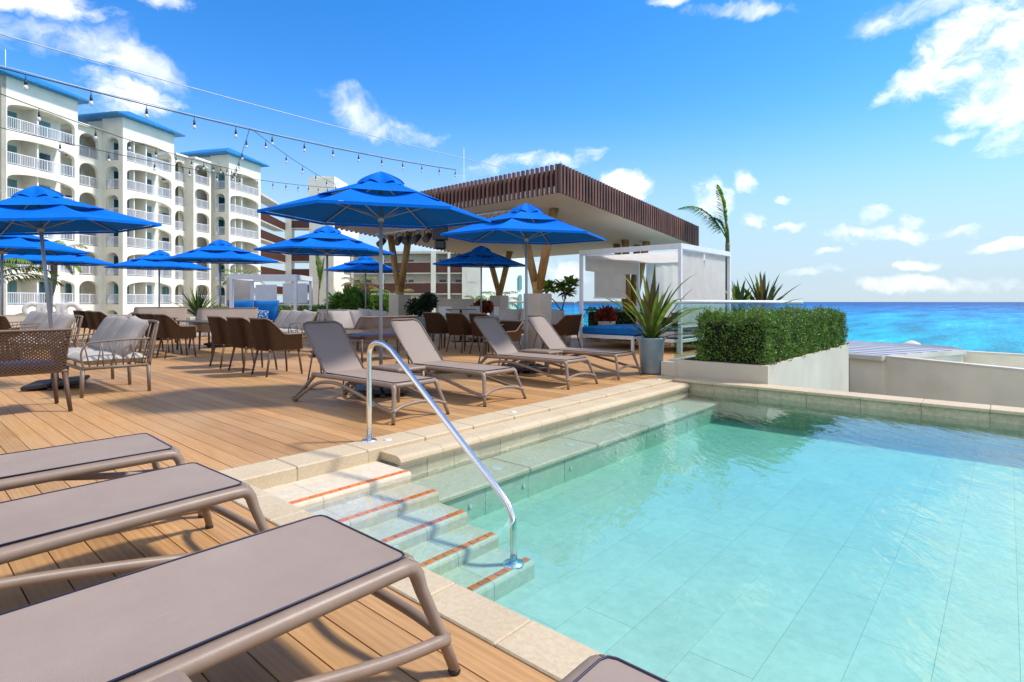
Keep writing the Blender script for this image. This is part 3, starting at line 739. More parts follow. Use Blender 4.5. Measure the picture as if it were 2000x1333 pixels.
for k in range(9):
    f_ = (k+.5)/9
    a = ins[0].lerp(ins[1], f_)
    b = ins[4].lerp(ins[3], f_/.4) if f_ < .4 else ins[3].lerp(ins[2], (f_-.4)/.6)
    a = a-c0; b = b-c0; dd = (b-a).normalized(); s_ = dd.cross(Vector((0,0,1)))*.025
    MB().prism([((a-s_).x,(a-s_).y),((b-s_).x,(b-s_).y),((b+s_).x,(b+s_).y),((a+s_).x,(a+s_).y)], -.284, -.268).build('roof_rib', MT['curb'], t)
tt = D(1781, 60, 0)
q = thing('tent_top', 'small white tent top in front of the sea, beyond the grey roof', 'tent', (tt.x,tt.y,-3.6))
MB().lathe([(1.0,-.4),(1.0,.0),(.75,.38),(.35,.6),(0,.68)],10).build('canvas', MT['white_wall'], q)
MB().tube([(0,0,-2),(0,0,0)],.05).build('pole', MT['white_metal'], q)

# glass balustrades
def balustrade(label, p0, p1, panes, ztop, zb, rail=.035, name='glass_balustrade'):
    p0 = Vector(p0); p1 = Vector(p1); dv = p1-p0; Ln = dv.length; a = atan2(dv.y, dv.x)
    t = thing(name, label, 'railing', (p0.x,p0.y,0), a)
    MB().tube([(0,0,ztop),(Ln,0,ztop)], rail, 12).build('handrail', MT['white_metal'], t)
    w = Ln/panes
    for k in range(panes):
        MB().box(k*w+.012,-.006,zb,(k+1)*w-.012,.006,ztop-.02).build('glass_pane', MT['glass'], t)
    return t
t = balustrade('glass railing with round white handrail beside the clipped hedge', (-4.12,8.72,0), (-4.12,14.7,0), 4, 1.20, .25)
MB().box(.0,-.09,.0,5.9,.09,.26).build('curb', MT['white_wall'], t)
balustrade('glass railing with white handrail behind the white cabana', (-12.2,17.6,0), (-4.4,17.6,0), 5, 1.19, .05)
balustrade('glass railing running in front of the sea behind the wooden V columns', (-19.5,18.4,0), (-12.4,17.7,0), 5, 1.19, .05)
# roof pavilion
N0 = L2W(1.04,12.3); zN = 3.6; SL = .0877; LX = 9.0; LY = 7.3
def zs(yy): return zN - SL*(yy-N0.y)
pav = thing('pavilion_roof', 'flat white pavilion roof with dark brown slatted edge', 'pavilion', (N0.x,N0.y,0))
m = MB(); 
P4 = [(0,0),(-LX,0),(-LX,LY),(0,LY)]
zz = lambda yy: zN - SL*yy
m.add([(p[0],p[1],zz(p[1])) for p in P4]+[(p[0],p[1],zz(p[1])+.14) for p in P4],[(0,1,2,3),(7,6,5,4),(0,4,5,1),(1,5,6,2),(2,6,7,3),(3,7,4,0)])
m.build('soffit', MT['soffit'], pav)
def board(ax0, ay0, ax1, ay1, th, z0, z1, name):
    m = MB(); vs = []
    for (x,y) in ((ax0,ay0),(ax1,ay0),(ax1,ay1),(ax0,ay1)): vs.append((x,y,zz(y)+z0))
    for (x,y) in ((ax0,ay0),(ax1,ay0),(ax1,ay1),(ax0,ay1)): vs.append((x,y,zz(y)+z1))
    m.add(vs,[(0,3,2,1),(4,5,6,7),(0,1,5,4),(1,2,6,5),(2,3,7,6),(3,0,4,7)]); return m.build(name, MT['slat_back'], pav)
board(-LX,.03,-.03,.06,0,.142,.52,'fascia_board'); board(-.06,.065,-.03,LY,0,.142,.52,'fascia_board')
board(-LX,.065,-LX+.03,LY,0,.142,.50,'fascia_board')
sm = MB().box(-.028,-.05,0,.028,.02,.63).mesh('slat', MT['slat'])
sm2 = MB().box(-.02,-.028,0,.05,.028,.63).mesh('slat', MT['slat'])
x = -.06
while x > -LX: inst('slat', sm, pav, (x,0,zN-.015 + R.uniform(-.001,.001))); x -= .139
y = .0
while y < LY: inst('slat', sm2, pav, (0,y,zz(y)-.015 + R.uniform(-.001,.001))); y += .125
y = .06
sm3 = MB().box(-.05,-.028,0,.02,.028,.55).mesh('slat', MT['slat'])
while y < LY: inst('slat', sm3, pav, (-LX,y,zz(y)-.03)); y += .18
def vcolumn(label, base, ztop, arms, box=.52, hidden=False):
    t = thing('v_column', label, 'column', (base.x,base.y,0))
    MB().tube([(0,0,ztop-.15),(0,0,ztop+.28)],[.085,.115],12).build('stem', MT['bamboo'], t)
    for a in arms:
        v = a-Vector((base.x,base.y,0)); s = v.xy.normalized()*.06
        MB().tube([(s.x*.4,s.y*.4,ztop+.18),(v.x,v.y,v.z)],[.075,.095],12).build('arm', MT['bamboo'], t)
    h = box/2
    MB().rbox(base.x-h,base.y-h,0,base.x+h,base.y+h,ztop,.01).build('column_planter', MT['greywall'])
    o = bpy.data.objects[-1] if False else None
def top_at(px, py):
    r = (px-1000)/FOC; e = (HOR-py)/FOC
    Yk = sin(YAW)*r + cos(YAW)
    d = (zN + SL*N0.y - EYE) / (e + SL*Yk)
    p = L2W(r*d, d); p.z = EYE + e*d; return p
PLB = []
for label, bx, bd, zt, tops, pb in (
    ('wooden V column between the two nearest blue parasols', 1050, 14.4, 1.41, [(1016,426),(1083,408)], 'square grey planter box at the foot of the V column left of the cabana'),
    ('wooden V column behind the small blue parasol', 975, 21.5, 1.44, [(955,500),(996,492)], 'square pale planter box at the foot of the farthest V column'),
    ('wooden V column under the stage lights', 781, 18.7, 1.44, [(762,461),(800,453)], 'square grey planter box at the foot of the V column under the stage lights'),
    ('four armed wooden V column seen through the white cabana', 1229, 17.95, .45, [(1221,470),(1263,473),(1204,478),(1245,480)], 'low square planter box hidden behind the cabana daybed')):
    base = D(bx, bd)
    t = thing('v_column', label, 'column', (base.x,base.y,0))
    MB().tube([(0,0,zt-.12),(0,0,zt+.30)],[.115,.15],12).build('stem', MT['bamboo'], t)
    for tp in tops:
        a = top_at(*tp); v = a-Vector((base.x,base.y,0)); s = v.xy.normalized()
        MB().tube([(s.x*.05,s.y*.05,zt+.12),(v.x,v.y,v.z+.02)],[.105,.115],12).build('arm', MT['bamboo'], t)
    o = MB().rbox(-.26,-.26,0,.26,.26,zt,.01).build('column_planter', MT['greywall'])
    o.location = (base.x,base.y,0); tag(o, pb, 'planter', 'planter boxes of the V columns')
# truss and stage lights
ty = N0.y+.55
tr = thing('lighting_truss', 'thin aluminium truss carrying stage lights under the pavilion roof', 'truss', (-8.9,ty,3.3))
for dy, dz in ((-.09,0),(.09,0),(0,.17)):
    MB().tube([(0,dy,dz),(-5.9,dy,dz)],.014,6).build('chord', MT['white_metal'], tr)
m = MB(); k = 0
while k < 24:
    x0 = -k*.245; x1 = x0-.1225; x2 = x0-.245
    for s in (-1,1):
        m.tube([(x0,.09*s,0),(x1,0,.17)],.006,4); m.tube([(x1,0,.17),(x2,.09*s,0)],.006,4)
    m.tube([(x0,-.09,0),(x1,.09,0)],.006,4); k += 1
m.build('bracing', MT['white_metal'], tr)
names = ['leftmost black stage light, alone beyond the parasol pole', 'second black stage light from the left under the roof', 'black stage light right beside the V column arm', 'fourth black stage light under the roof, tilted left', 'black stage light nearest the speaker']
for px, lb in zip((747,780,795,815,836), names):
    r = (px-1000)/FOC; d = ty/(sin(YAW)*r+cos(YAW)); p = L2W(r*d, d)
    t = thing('stage_light', lb, 'stage light', (p.x,p.y,3.29), R.uniform(-.5,.5), 'stage lights hung under the pavilion roof')
    MB().tube([(-.11,0,-.26),(-.11,0,-.06),(0,0,0),(.11,0,-.06),(.11,0,-.26)],.012,6).build('yoke', MT['blackm'], t)
    MB().tube([(0,.10,-.16),(0,-.02,-.24),(0,-.16,-.33)],[.075,.10,.105],14).build('housing', MT['blackm'], t)
    MB().tube([(0,-.158,-.329),(0,-.166,-.334)],.088,14).build('lens', MT['darktop'], t)
r = (860-1000)/FOC; d = ty/(sin(YAW)*r+cos(YAW)); p = L2W(r*d, d)
t = thing('speaker', 'black box loudspeaker hanging under the pavilion roof', 'speaker', (p.x,p.y,0), radians(221))
MB().rbox(-.20,-.16,2.92,.20,.16,3.30,.01).build('cabinet', MT['blackm'], t)
MB().rbox(-.15,-.12,2.66,.15,.12,2.915,.04).build('horn', MT['blackm'], t)
MB().tube([(0,0,3.3),(0,0,3.50)],.02).build('bracket', MT['greypole'], t)

# ------------------------------------------------------------------ hotel
OH = Vector((-42.4,47.1)); UH = Vector((.2297,.9733)); NH = Vector((.9733,-.2297))
def hx(px, n=0.0):
    r = (px-1000)/FOC
    return (r*(47.1-.2297*n)+42.4-.9733*n)/(.2297-.9733*r)
FH = 2.97; F0 = 15.8; NF = 7           # top floor level, storeys
hotel = thing('hotel_building', 'large cream hotel with arched balconies, white railings and blue roofs', 'hotel', tuple(L2W(OH.x,OH.y,0)))
hb = L2W(OH.x,OH.y); hu = (L2W(UH.x,UH.y)); hn = (L2W(NH.x,NH.y))
hotel.rotation_euler = (0,0,atan2(hu.y,hu.x))
# local frame: x along the facade (u), y = -n (into the building)
def arch_wall(x0, x1, zt, zb, ops, y0, th, floors, ax='x', sgn=1, F0=F0, FH=FH, crown=2.38, spring=1.72):
    "facade sheet with thickness; ops = [(a0,a1)] openings on every floor"
    m = MB()
    def P(a, d, z): return (a, y0+d, z) if ax == 'x' else (y0+d*sgn, a, z)
    def slab(a0, a1, z0, z1):
        v = [P(a0,0,z0),P(a1,0,z0),P(a1,0,z1),P(a0,0,z1),P(a0,th,z0),P(a1,th,z0),P(a1,th,z1),P(a0,th,z1)]
        m.add(v,[(0,1,2,3),(7,6,5,4),(0,4,5,1),(1,5,6,2),(2,6,7,3),(3,7,4,0)])
    edges = [x0]
    for a0, a1 in ops: edges += [a0, a1]
    edges.append(x1)
    for i in range(0, len(edges), 2):
        if edges[i+1]-edges[i] > .01: slab(edges[i], edges[i+1], zb, zt)
    n = 12
    for a0, a1 in ops:
        w = a1-a0; sp = spring if w > 2.2 else 1.55
        top = zt
        for f in range(floors):
            fl = F0 - FH*f
            pts = [(a0+w*(1-cos(pi*k/n))/2, fl+sp+(crown-sp)*sin(pi*k/n)**.85) for k in range(n+1)]
            for k in range(n):
                (u0,z0),(u1,z1) = pts[k], pts[k+1]
                m.add([P(u0,0,z0),P(u1,0,z1),P(u1,0,top),P(u0,0,top)],[(0,1,2,3)])
                m.add([P(u0,0,z0),P(u0,th,z0),P(u1,th,z1),P(u1,0,z1)],[(0,1,2,3)])
            top = fl
        slab(a0, a1, zb, F0-FH*(floors-1)) if False else None
    return m
def railing(w, h=1.05):
    m = MB(); m.box(0,-.03,h-.06,w,.03,h).box(0,-.025,.10,w,.025,.15)
    n = max(4, int(w/.14))
    for k in range(n+1):
        x = w*k/n; 
        b = .016 if k % 8 else .035
        m.box(x-b,-.018,.10,x+b,.018,h-.03)
    return m
def balcony(parent, a0, a1, y, z, depth, style, flip=0, div=True):
    "inside of one balcony: slab, back wall, doors; local frame x along facade, y inward"
    R2 = random.Random(int(a0*100)+int(z*37))
    m = MB().box(a0-.02,y+.30,z-.16,a1+.02,y+depth,z)
    m.box(a0-.3,y+depth,z-.16,a1+.3,y+depth+.1,z+FH-.16)
    w = a1-a0
    if div and w > 4: m.box(a0+w*.47-.07,y+.34,z,a0+w*.47+.07,y+depth,z+FH-.17)
    m.build('balcony_recess', MT['stucco_in'], parent)
    def door(x0, x1, dark):
        d = MB().box(x0-.05,y+depth-.05,z,x1+.05,y+depth-.002,z+2.15); f = d.build('door_frame', MT['white_rail'], parent)
        MB().box(x0,y+depth-.075,z+.05,(x0+x1)/2-.03,y+depth-.052,z+2.08).build('pane', MT['winglass'] if dark else MT['winteal'], f)
        MB().box((x0+x1)/2+.03,y+depth-.075,z+.05,x1,y+depth-.052,z+2.08).build('pane', MT['winteal'] if dark < 2 else MT['winglass'], f)
    if w > 4:
        door(a0+w*.06, a0+w*.38, R2.randint(0,1)); door(a0+w*.54, a0+w*.88, R2.randint(0,2))
    else:
        door(a0+w*.12, a0+w*.88, R2.randint(0,2))
def hsection(px0, px1, n, ops_px, zt, th=.35, floors=NF, depth=2.1):
    x0, x1 = hx(px0,n), hx(px1,n); ops = [(hx(a,n),hx(b,n)) for a,b in ops_px]
    arch_wall(x0,x1,zt,-4.9,ops,-n,th,floors).build('facade_wall', MT['stucco'], hotel)
    for a0,a1 in ops:
        me = railing(a1-a0).mesh('balcony_railing', MT['white_rail'])
        for f in range(floors):
            z = F0-FH*f; balcony(hotel,a0,a1,-n,z,depth,0)
            inst('balcony_railing', me, hotel, (a0,-n+.12,z))
    return x0,x1
ZE = 20.15; ZR = 18.75
T1 = hsection(3,152,0,[(14,146)],ZE)
R1 = hsection(148,202,-2.6,[(155,192)],ZR)
T2 = hsection(240,340,0,[(248,335)],ZE)
R2 = hsection(339,366,-2.6,[(342,363)],ZR)
R3 = hsection(378,412,-1.5,[(381,409)],ZR-.1)
T3 = hsection(447,509,0,[(450,505)],ZE)
# flanks (faces looking back along the street) with narrow arches
def flank(xpos, n0, n1, zt, op=None):
    y0, y1 = -n0, -n1
    a, b = min(y0,y1), max(y0,y1)
    ops = [op] if op else []
    arch_wall(a,b,zt,-4.9,ops,xpos,.35,NF,ax='y').build('flank_wall', MT['stucco'], hotel)
    if op:
        me = railing(op[1]-op[0]).mesh('balcony_railing', MT['white_rail'])
        for f in range(NF):
            z = F0-FH*f
            inst('balcony_railing', me, hotel, (xpos+.12,op[0],z), (0,0,pi/2))
            MB().box(xpos+1.5,op[0]-.3,z-.16,xpos+1.6,op[1]+.3,z+FH-.17).box(xpos+.36,op[0],z-.16,xpos+1.5,op[1],z).build('balcony_recess', MT['stucco_in'], hotel)
            w = op[1]-op[0]
            fr = MB().box(xpos+1.44,op[0]+.2,z,xpos+1.498,op[1]-.2,z+2.15).build('door_frame', MT['white_rail'], hotel)
            MB().box(xpos+1.40,op[0]+.25,z+.05,xpos+1.438,(op[0]+op[1])/2-.03,z+2.08).build('pane', MT['winteal'], fr)
            MB().box(xpos+1.40,(op[0]+op[1])/2+.03,z+.05,xpos+1.438,op[1]-.25,z+2.08).build('pane', MT['winglass'] if f%2 else MT['winteal'], fr)
flank(T1[0],0,-12,ZE)
flank(T2[0],-.352,-2.6,ZE,(.55,2.25)); 
flank(R3[0],-1.852,-2.6,ZR-.1); flank(T3[0],-.352,-2.8,ZE,(.6,2.3))
# solid body behind, floor by floor closed
mb = MB()
mb.box(T1[0]+.36,2.75+2.2,-4.9,T3[1],14,ZR-.3)
mb.build('rear_block', MT['stucco'], hotel)
mb = MB()
for x0,x1,zt in ((T1[0],T1[1],ZE),(T2[0],T2[1],ZE),(T3[0],T3[1],ZE)): mb.box(x0+.36,.36,zt-1.9,x1-.01,4.94,zt-.02)
for x0,x1,zt,y in ((R1[0],R1[1],ZR,2.6),(R2[0],R2[1],ZR,2.6),(R3[0],R3[1],ZR-.1,1.5)): mb.box(x0+.02,y+.36,F0+2.55,x1-.01,4.94,zt-.02)
mb.build('attic_block', MT['stucco'], hotel)
mb = MB()
for x0,x1,y,zt in ((R1[0]-.2,T2[0]+.1,2.25,ZR),(R2[0],R3[0],2.25,ZR),(R3[0]-.1,T3[0]+.2,1.15,ZR-.1)): MB().box(x0,y,zt+.003,x1,6,zt+.24).build('parapet', MT['stucco'], hotel)
pass
m = MB().box(T3[1]-.36,.36,-4.9,T3[1],14,ZE-.02); m.build('end_wall', MT['stucco'], hotel)
# low pitched hipped blue roofs
for (x0,x1) in (T1[:2],T2[:2],T3[:2]):
    o_ = .8; a,b,c,d_ = x0-o_-.5, x1+o_, -o_, 9.5
    zb = ZE+.003
    m = MB().box(a,c,zb,b,d_,zb+.14)
    m.build('eaves', MT['blue_roof'], hotel)
    xm = (a+b)/2; dy = (b-a)*.38
    m = MB().add([(a,c,zb+.142),(b,c,zb+.142),(b,d_,zb+.142),(a,d_,zb+.142),(xm,c+dy,zb+1.75),(xm,d_-dy,zb+1.75)],[(0,1,4),(1,2,5,4),(2,3,5),(3,0,4,5)])
    m.build('hipped_roof', MT['blue_roof'], hotel)
p_ = T1[0]+10
MB().tube([(4.2,6,ZE+1.5),(4.2,6,ZE+4.6)],.03,6).build('aerial', MT['white_rail'], hotel)

# ------------------------------------------------------------------ annex with brown slatted galleries
def gallery(parent, P0, P1, levels, gap_h, panel_h, cols, depth=1.6, back=True, doors=(), ztop=None, zbot=-5):
    "open gallery between P0 and P1 (x,y in world): brown panels, slabs, columns"
    P0 = Vector((P0[0],P0[1],0)); P1 = Vector((P1[0],P1[1],0)); dv = P1-P0; Ln = dv.length; a = atan2(dv.y,dv.x)
    g = bpy.data.objects.new('gallery', None); COL.objects.link(g); g.parent = parent
    g.location = P0 - parent.location; g.rotation_euler = (0,0,a)
    sl = MB()
    for z in levels:
        n = max(6, int(Ln/.30)); pn = MB(); pn.box(0,-.02,z,Ln,.02,z+panel_h)
        for k in range(n): x = Ln*(k+.5)/n; pn.box(x-.05,-.06,z+.02,x+.05,-.021,z+panel_h-.02)
        pn.build('slatted_panel', MT['brown_panel'], g)
        sl.box(-.02,.021,z-.22,Ln+.02,depth,z-.02)
        sl.box(0,-.05,z+panel_h+.003,Ln,.05,z+panel_h+.08)
    if ztop: sl.box(-.3,-.15,ztop,Ln+.3,depth+.3,ztop+.35)
    sl.build('floor_slab', MT['white_wall'], g)
    if back:
        MB().box(0,depth,zbot,Ln,depth+.15,(ztop or levels[0]+2.6)).build('back_wall', MT['stucco_in'], g)
        for z in levels:
            for (u,w) in doors:
                MB().box(Ln*u,depth-.06,z+.0,Ln*u+w,depth-.002,z+2.1).build('door', MT['winglass'], g)
    for c in cols:
        MB().box(Ln*c-.18,-.1,zbot,Ln*c+.18,.10-.02,(ztop or levels[0]+panel_h+1.2)).build('column', MT['stucco'], g)
    return g
pa = D(508,88); 
ax_ = thing('annex_building', 'cream annex with dark brown slatted galleries and a square roof tower', 'building', (pa.x,pa.y,0))
def vbox(parent, pts, z0, z1, name, m_=None):
    return MB().prism([(p.x-parent.location.x,p.y-parent.location.y) for p in pts], z0, z1).build(name, m_ or MT['stucco'], parent)
def quadp(xa, da, xb, db, th):
    a, b = D(xa,da), D(xb,db); n_ = (b-a).cross(Vector((0,0,1))).normalized()*-th
    return [a, b, b+n_, a+n_]
gallery(ax_, D(509,90), D(557,104), [14.4,11.45,8.5,5.55,2.6,-.35], 1.8, 1.35, [], 2.0, back=False, ztop=18.3)
vbox(ax_, quadp(556.5,104,569,104.2,3), -5, 18.2, 'pier')
gallery(ax_, D(569.5,104.3), D(604,104.6), [14.9,11.6,8.75,5.9,3.0,.1], 1.8, 1.35, [], 2.0, back=False, ztop=18.5)
vbox(ax_, quadp(604,104.5,651,105,5), -5, 19, 'tower_wall')
vbox(ax_, quadp(651.5,105,700,112,5), -5, 19, 'tower_wall')
vbox(ax_, quadp(602,104.4,653,104.9,5), 19.003, 24.3, 'roof_tower')
vbox(ax_, quadp(653.3,104.9,679,112,4), 18.7, 24.6, 'roof_tower')
vbox(ax_, quadp(688,100,748,100,6), -5, 10.0, 'link_wall')
pc = D(690,84)
an2 = thing('apartment_wing', 'three storey white wing with brown slatted balcony fronts behind the V columns', 'building', (pc.x,pc.y,0))
lv = [z for z in (5.0,2.05,-.9,-3.8)]
lv = [EYE+(HOR-532.8)*85/FOC, EYE+(HOR-573)*85/FOC, EYE+(HOR-613)*85/FOC]
lv = [lv[0]+2.95] + lv
ztp = EYE+(HOR-495)*84/FOC
gallery(an2, D(672,86), D(841,84.5), lv[1:], 1.5, 1.5, [.1,.45], 2.2, True, ((.05,1.0),(.2,.8),(.35,.9),(.62,.8),(.7,.8)), ztop=ztp)
vbox(an2, quadp(841.5,84.3,851,84.3,2.4), -5, ztp+.3, 'pier')
gallery(an2, D(851.5,84.6), D(874,84.6), lv[1:], 1.5, 1.5, [], 2.2, True, ((.15,.5),(.45,.5)), ztop=ztp)
vbox(an2, quadp(874.3,84.3,879,84.3,2.4), -5, ztp+.3, 'pier')
gallery(an2, D(879.3,84.6), D(902,84.6), lv[1:], 1.5, 1.5, [], 2.2, True, ((.35,.9),), ztop=ztp)
e0 = quadp(902.5,84,938,84,6); vbox(an2, e0, -5, ztp+1.0, 'end_block')
e1 = quadp(938.3,84,1028,92,6); vbox(an2, e1, -5, ztp+1.4, 'end_block')
for zc in (550,590):
    zz0 = EYE+(HOR-zc)*84/FOC
    vbox(an2, quadp(912,83.9,930,83.9,-.08), zz0, zz0+1.5, 'window_opening', MT['stucco_in'])
    vbox(an2, quadp(911,83.85,931,83.85,-.05), zz0-.12, zz0-.02, 'window_sill', MT['white_rail'])
for py in (566,603):
    z0 = EYE+(HOR-py)*90.5/FOC; c = D(1016,90.6)
    m = MB(); w = .42
    pts = [(-w,0),(w,0),(w,1.9)]+[(w*cos(radians(a)),1.9+w*sin(radians(a))) for a in range(15,180,15)]+[(-w,1.9)]
    dv = (D(1028,92)-D(938.3,84)).normalized(); nn = dv.cross(Vector((0,0,1)))*.04
    v1 = [tuple(c-an2.location+dv*p[0]+nn+Vector((0,0,z0+p[1]))) for p in pts]; v2 = [tuple(c-an2.location+dv*p[0]-nn*2+Vector((0,0,z0+p[1]))) for p in pts]
    n = len(pts)
    m.add(v1+v2,[tuple(range(n)),tuple(reversed(range(n,2*n)))]+[(i,(i+1)%n,n+(i+1)%n,n+i) for i in range(n)])
    m.build('arched_window', MT['winteal'], an2)
# ------------------------------------------------------------------ furniture prototypes
def make_lounger(label, see=False, back=46, group='sun loungers'):
    t = thing('sun_lounger', label, 'sun lounger', (0,0,0), 0, group)
    hw = .275
    for s in (-1,1):
        P = smoothpath([(-.24,s*hw,.345),(.3,s*hw,.354),(.9,s*hw,.360),(1.24,s*hw,.361)],3)
        P += [Vector(p) for p in ((1.280,s*hw,.360),(1.303,s*hw*1.005,.350),(1.318,s*.279,.325),(1.33,s*.288,.275),(1.375,s*.33,.13),(1.41,s*.358,.012))]
        MB().tube(P, [.027]*(len(P)-5)+[.026,.024,.021,.019,.017], 10, 1.12).build('side_rail', MT['frame'], t)
        P = smoothpath([(1.39,s*.345,.115),(1.15,s*.335,.145),(.8,s*.315,.215),(.45,s*.30,.275),(.18,s*.298,.292),(-.08,s*.305,.262),(-.3,s*.325,.16),(-.50,s*.345,.04)],4)
        MB().tube(P, .020, 9).build('brace', MT['frame'], t)
        l = MB().tube([(-.22,s*hw,.335),(-.40,s*.31,.17),(-.545,s*.345,.035)], [.024,.021,.018], 8).build('leg', MT['frame_dk'], t)
        MB().tube([(-.545,s*.345-.022,.035),(-.545,s*.345+.022,.035)], .035, 12).build('wheel', MT['frame_dk'], l)
        MB().tube([(1.405,s*.355,.018),(1.412,s*.359,.0)], .019, 10).build('rubber_foot', MT['blackm'], t)
        MB().tube([(-.40,s*.315,.15),(.22,s*.29,.235)], .011, 6).build('stretcher', MT['frame_dk'], t)
    P = smoothpath([(1.39,-.345,.115),(1.365,-.22,.155),(1.35,0,.172),(1.365,.22,.155),(1.39,.345,.115)],4)
    MB().tube(P, .0175, 9).build('foot_brace', MT['frame'], t)
    P = [(1.285,-hw,.360),(1.303,-hw*.9,.359),(1.305,0,.358),(1.303,hw*.9,.359),(1.285,hw,.360)]
    MB().tube(P, .026, 10, 1.1).build('end_rail', MT['frame'], t)
    MB().tube([(-.23,-hw,.335),(-.23,hw,.335)], .018, 8).build('end_rail', MT['frame_dk'], t)
    MB().tube([(.45,-.28,.30),(.45,.28,.30)], .014, 8).build('cross_bar', MT['frame_dk'], t)
    # seat panel
    w = .262
    def sf(u,v):
        x = .0+1.293*u; y = (2*v-1)*w
        return (x, y, .386+.004*u-.010*(1-(2*v-1)**2)*sin(pi*min(1,max(0,u)))**.5)
    s_ = MB().grid(sf,14,8).grid(lambda u,v:(lambda p:(p[0],p[1],p[2]-.006))(sf(1-u,v)),14,8).build('seat', MT['sling'], t)
    P = [(0,-w,.387),(1.265,-w,.391),(1.287,-w+.008,.391),(1.295,-w+.03,.391),(1.295,w-.03,.391),(1.287,w-.008,.391),(1.265,w,.391),(0,w,.387)]
    MB().tube(P,.0032,6).build('piping', MT['piping'], s_)
    # raised back
    th = radians(back); Lb = .80; ca, sa = cos(th), sin(th)
    def bf(a, b, off=0.0):   # a along the back, b across
        return Vector((-a*ca - off*sa, b, .375 + a*sa - off*ca))
    r = .10; W = .262
    out = [(0,-W),(Lb-r,-W)]+[(Lb-r+r*sin(radians(q)),-W+r-r*cos(radians(q))) for q in (22,45,67,90)]+[(Lb,W-r)]+[(Lb-r+r*cos(radians(q)),W-r+r*sin(radians(q))) for q in (22,45,67,90)]+[(0,W)]
    crown = lambda b: .015*(1-(b/W)**2)
    bk = MB()
    cols = []
    for (a,b) in out: pass
    na = 10
    rows = []
    for i in range(13):
        b = -W + 2*W*i/12
        e = W-abs(b); amax = Lb if e >= r else Lb-r+sqrt(max(0,r*r-(r-e)**2))
        rows.append([(amax*k/na, b) for k in range(na+1)])
    vs = [bf(a,b,crown(b)) for row in rows for a,b in row] + [bf(a,b,crown(b)+.006) for row in rows for a,b in row]
    n1 = na+1; o2 = 13*n1
    fs = [(i*n1+k,i*n1+k+1,(i+1)*n1+k+1,(i+1)*n1+k) for i in range(12) for k in range(na)]
    bk.add(vs, fs+[tuple(o2+q for q in reversed(f)) for f in fs], True)
    bo = bk.build('backrest', MT['sling_b'] if see else MT['sling'], t)
    MB().tube([bf(a,b) for a,b in out],.013,8).build('backrest_frame', MT['frame_dk'], bo)
    MB().tube([bf(a*.995,b*.985,.012) for a,b in out],.004,5).build('piping', MT['piping'], bo)
    for s in (-1,1):
        MB().tube([bf(.42,s*.24),(-.46,s*.25,.10) if back > 30 else (-.2,s*.25,.2)],.011,6).build('support_bar', MT['frame_dk'], t)
        MB().tube([bf(.22,s*.24),(-.10,s*.25,.33)],.011,6).build('support_bar', MT['frame_dk'], t)
        MB().tube([(0,s*.262,.372),(0,s*.29,.372)],.022,10).build('hinge', MT['frame_dk'], t)
    return t

def shell_pts(w, dp, back_h, arm_h, seat_z, r, lean, na=None):
    "plan U from front-left round the back to front-right: list of (x,y,t) with t 0 on arms .. 1 on back"
    hw = w/2; P = [(-hw, dp/2), (-hw, dp*.15), (-hw, -dp/2+r+.08)]
    P = [(-hw, dp/2 - (dp-r)*k/9, 0) for k in range(10)]
    P += [(-hw+r-r*cos(radians(q)), -dp/2+r-r*sin(radians(q)), 0) for q in (22,45,67,90)]
    k0 = len(P); nb = max(4, int((w-2*r)/.12))
    P += [(-hw+r+(w-2*r)*k/nb, -dp/2, 0) for k in range(1,nb+1)]
    P += [(hw-r+r*sin(radians(q)), -dp/2+r-r*cos(radians(q)), 0) for q in (22,45,67,90)]
    P += [(hw, -dp/2+r + (dp-r)*k/9, 0) for k in range(1,10)]
    out = []
    for x,y,_ in P:
        t = min(1, max(0, (-dp/2+.27-y)/.22)); t = t*t*(3-2*t)
        out.append((x,y,t))
    return out
def make_shell_seat(label, cat, w, dp, back_h, arm_h, seat_z, smat, group, cushion=None, legs=4, name='armchair', lean=.10, r=.10, leg_r=.018, rim='rimc'):
    t = thing(name, label, cat, (0,0,0), 0, group)
    S = shell_pts(w, dp, back_h, arm_h, seat_z, r, lean)
    nv = 6
    def pt(x,y,tt,v,off):
        top = arm_h + (back_h-arm_h)*tt
        z = seat_z-.02 + (top-seat_z+.02)*v
        nx, ny = x/(w/2), y/(dp/2); ln = max(.3, sqrt(nx*nx+ny*ny))
        f = (z-seat_z)/(back_h-seat_z)
        taper = -.05*(1-f)
        return Vector((x*(1+taper)+nx/ln*off, y - lean*max(0,f)*tt - off*(1 if ny<-.5 else 0)*.8, z))
    m = MB(); n = len(S)
    for off in (0,.012):
        vs = [pt(x,y,tt,v/nv,off) for v in range(nv+1) for (x,y,tt) in S]
        fs = [(j*n+i,j*n+i+1,(j+1)*n+i+1,(j+1)*n+i) for j in range(nv) for i in range(n-1)]
        m.add(vs, fs if off else [tuple(reversed(f)) for f in fs], True)
    m.build('shell', smat, t)
    P = [pt(x,y,tt,1,.006) for x,y,tt in S]
    P = [pt(S[0][0],S[0][1],0,0,.006)]+P+[pt(S[-1][0],S[-1][1],0,0,.006)]
    MB().tube(P,.014,8,1.0).build('rim', MT[rim], t)
    hw = w/2-.02; hd = dp/2
    MB().rbox(-hw,-hd+.01,seat_z-.035,hw,hd,seat_z,.012).build('seat', MT[rim], t)
    if cushion: MB().pillow(w-.06,dp-.06,.10,Matrix.Translation((0,0,seat_z+.045)),10,10,3,.3).build('seat_cushion', MT[cushion], t)
    xs = (-1,1) if legs == 4 else (-1,0,1)
    for sx in xs:
        for sy in (-1,1):
            MB().tube([(sx*(hw-.03),sy*(hd-.04),seat_z-.03),(sx*(hw+.01),sy*(hd+.0)+(-.04 if sy<0 else 0),0)],[leg_r*1.15,leg_r*.85],8).build('leg', MT['leg'], t)
    return t

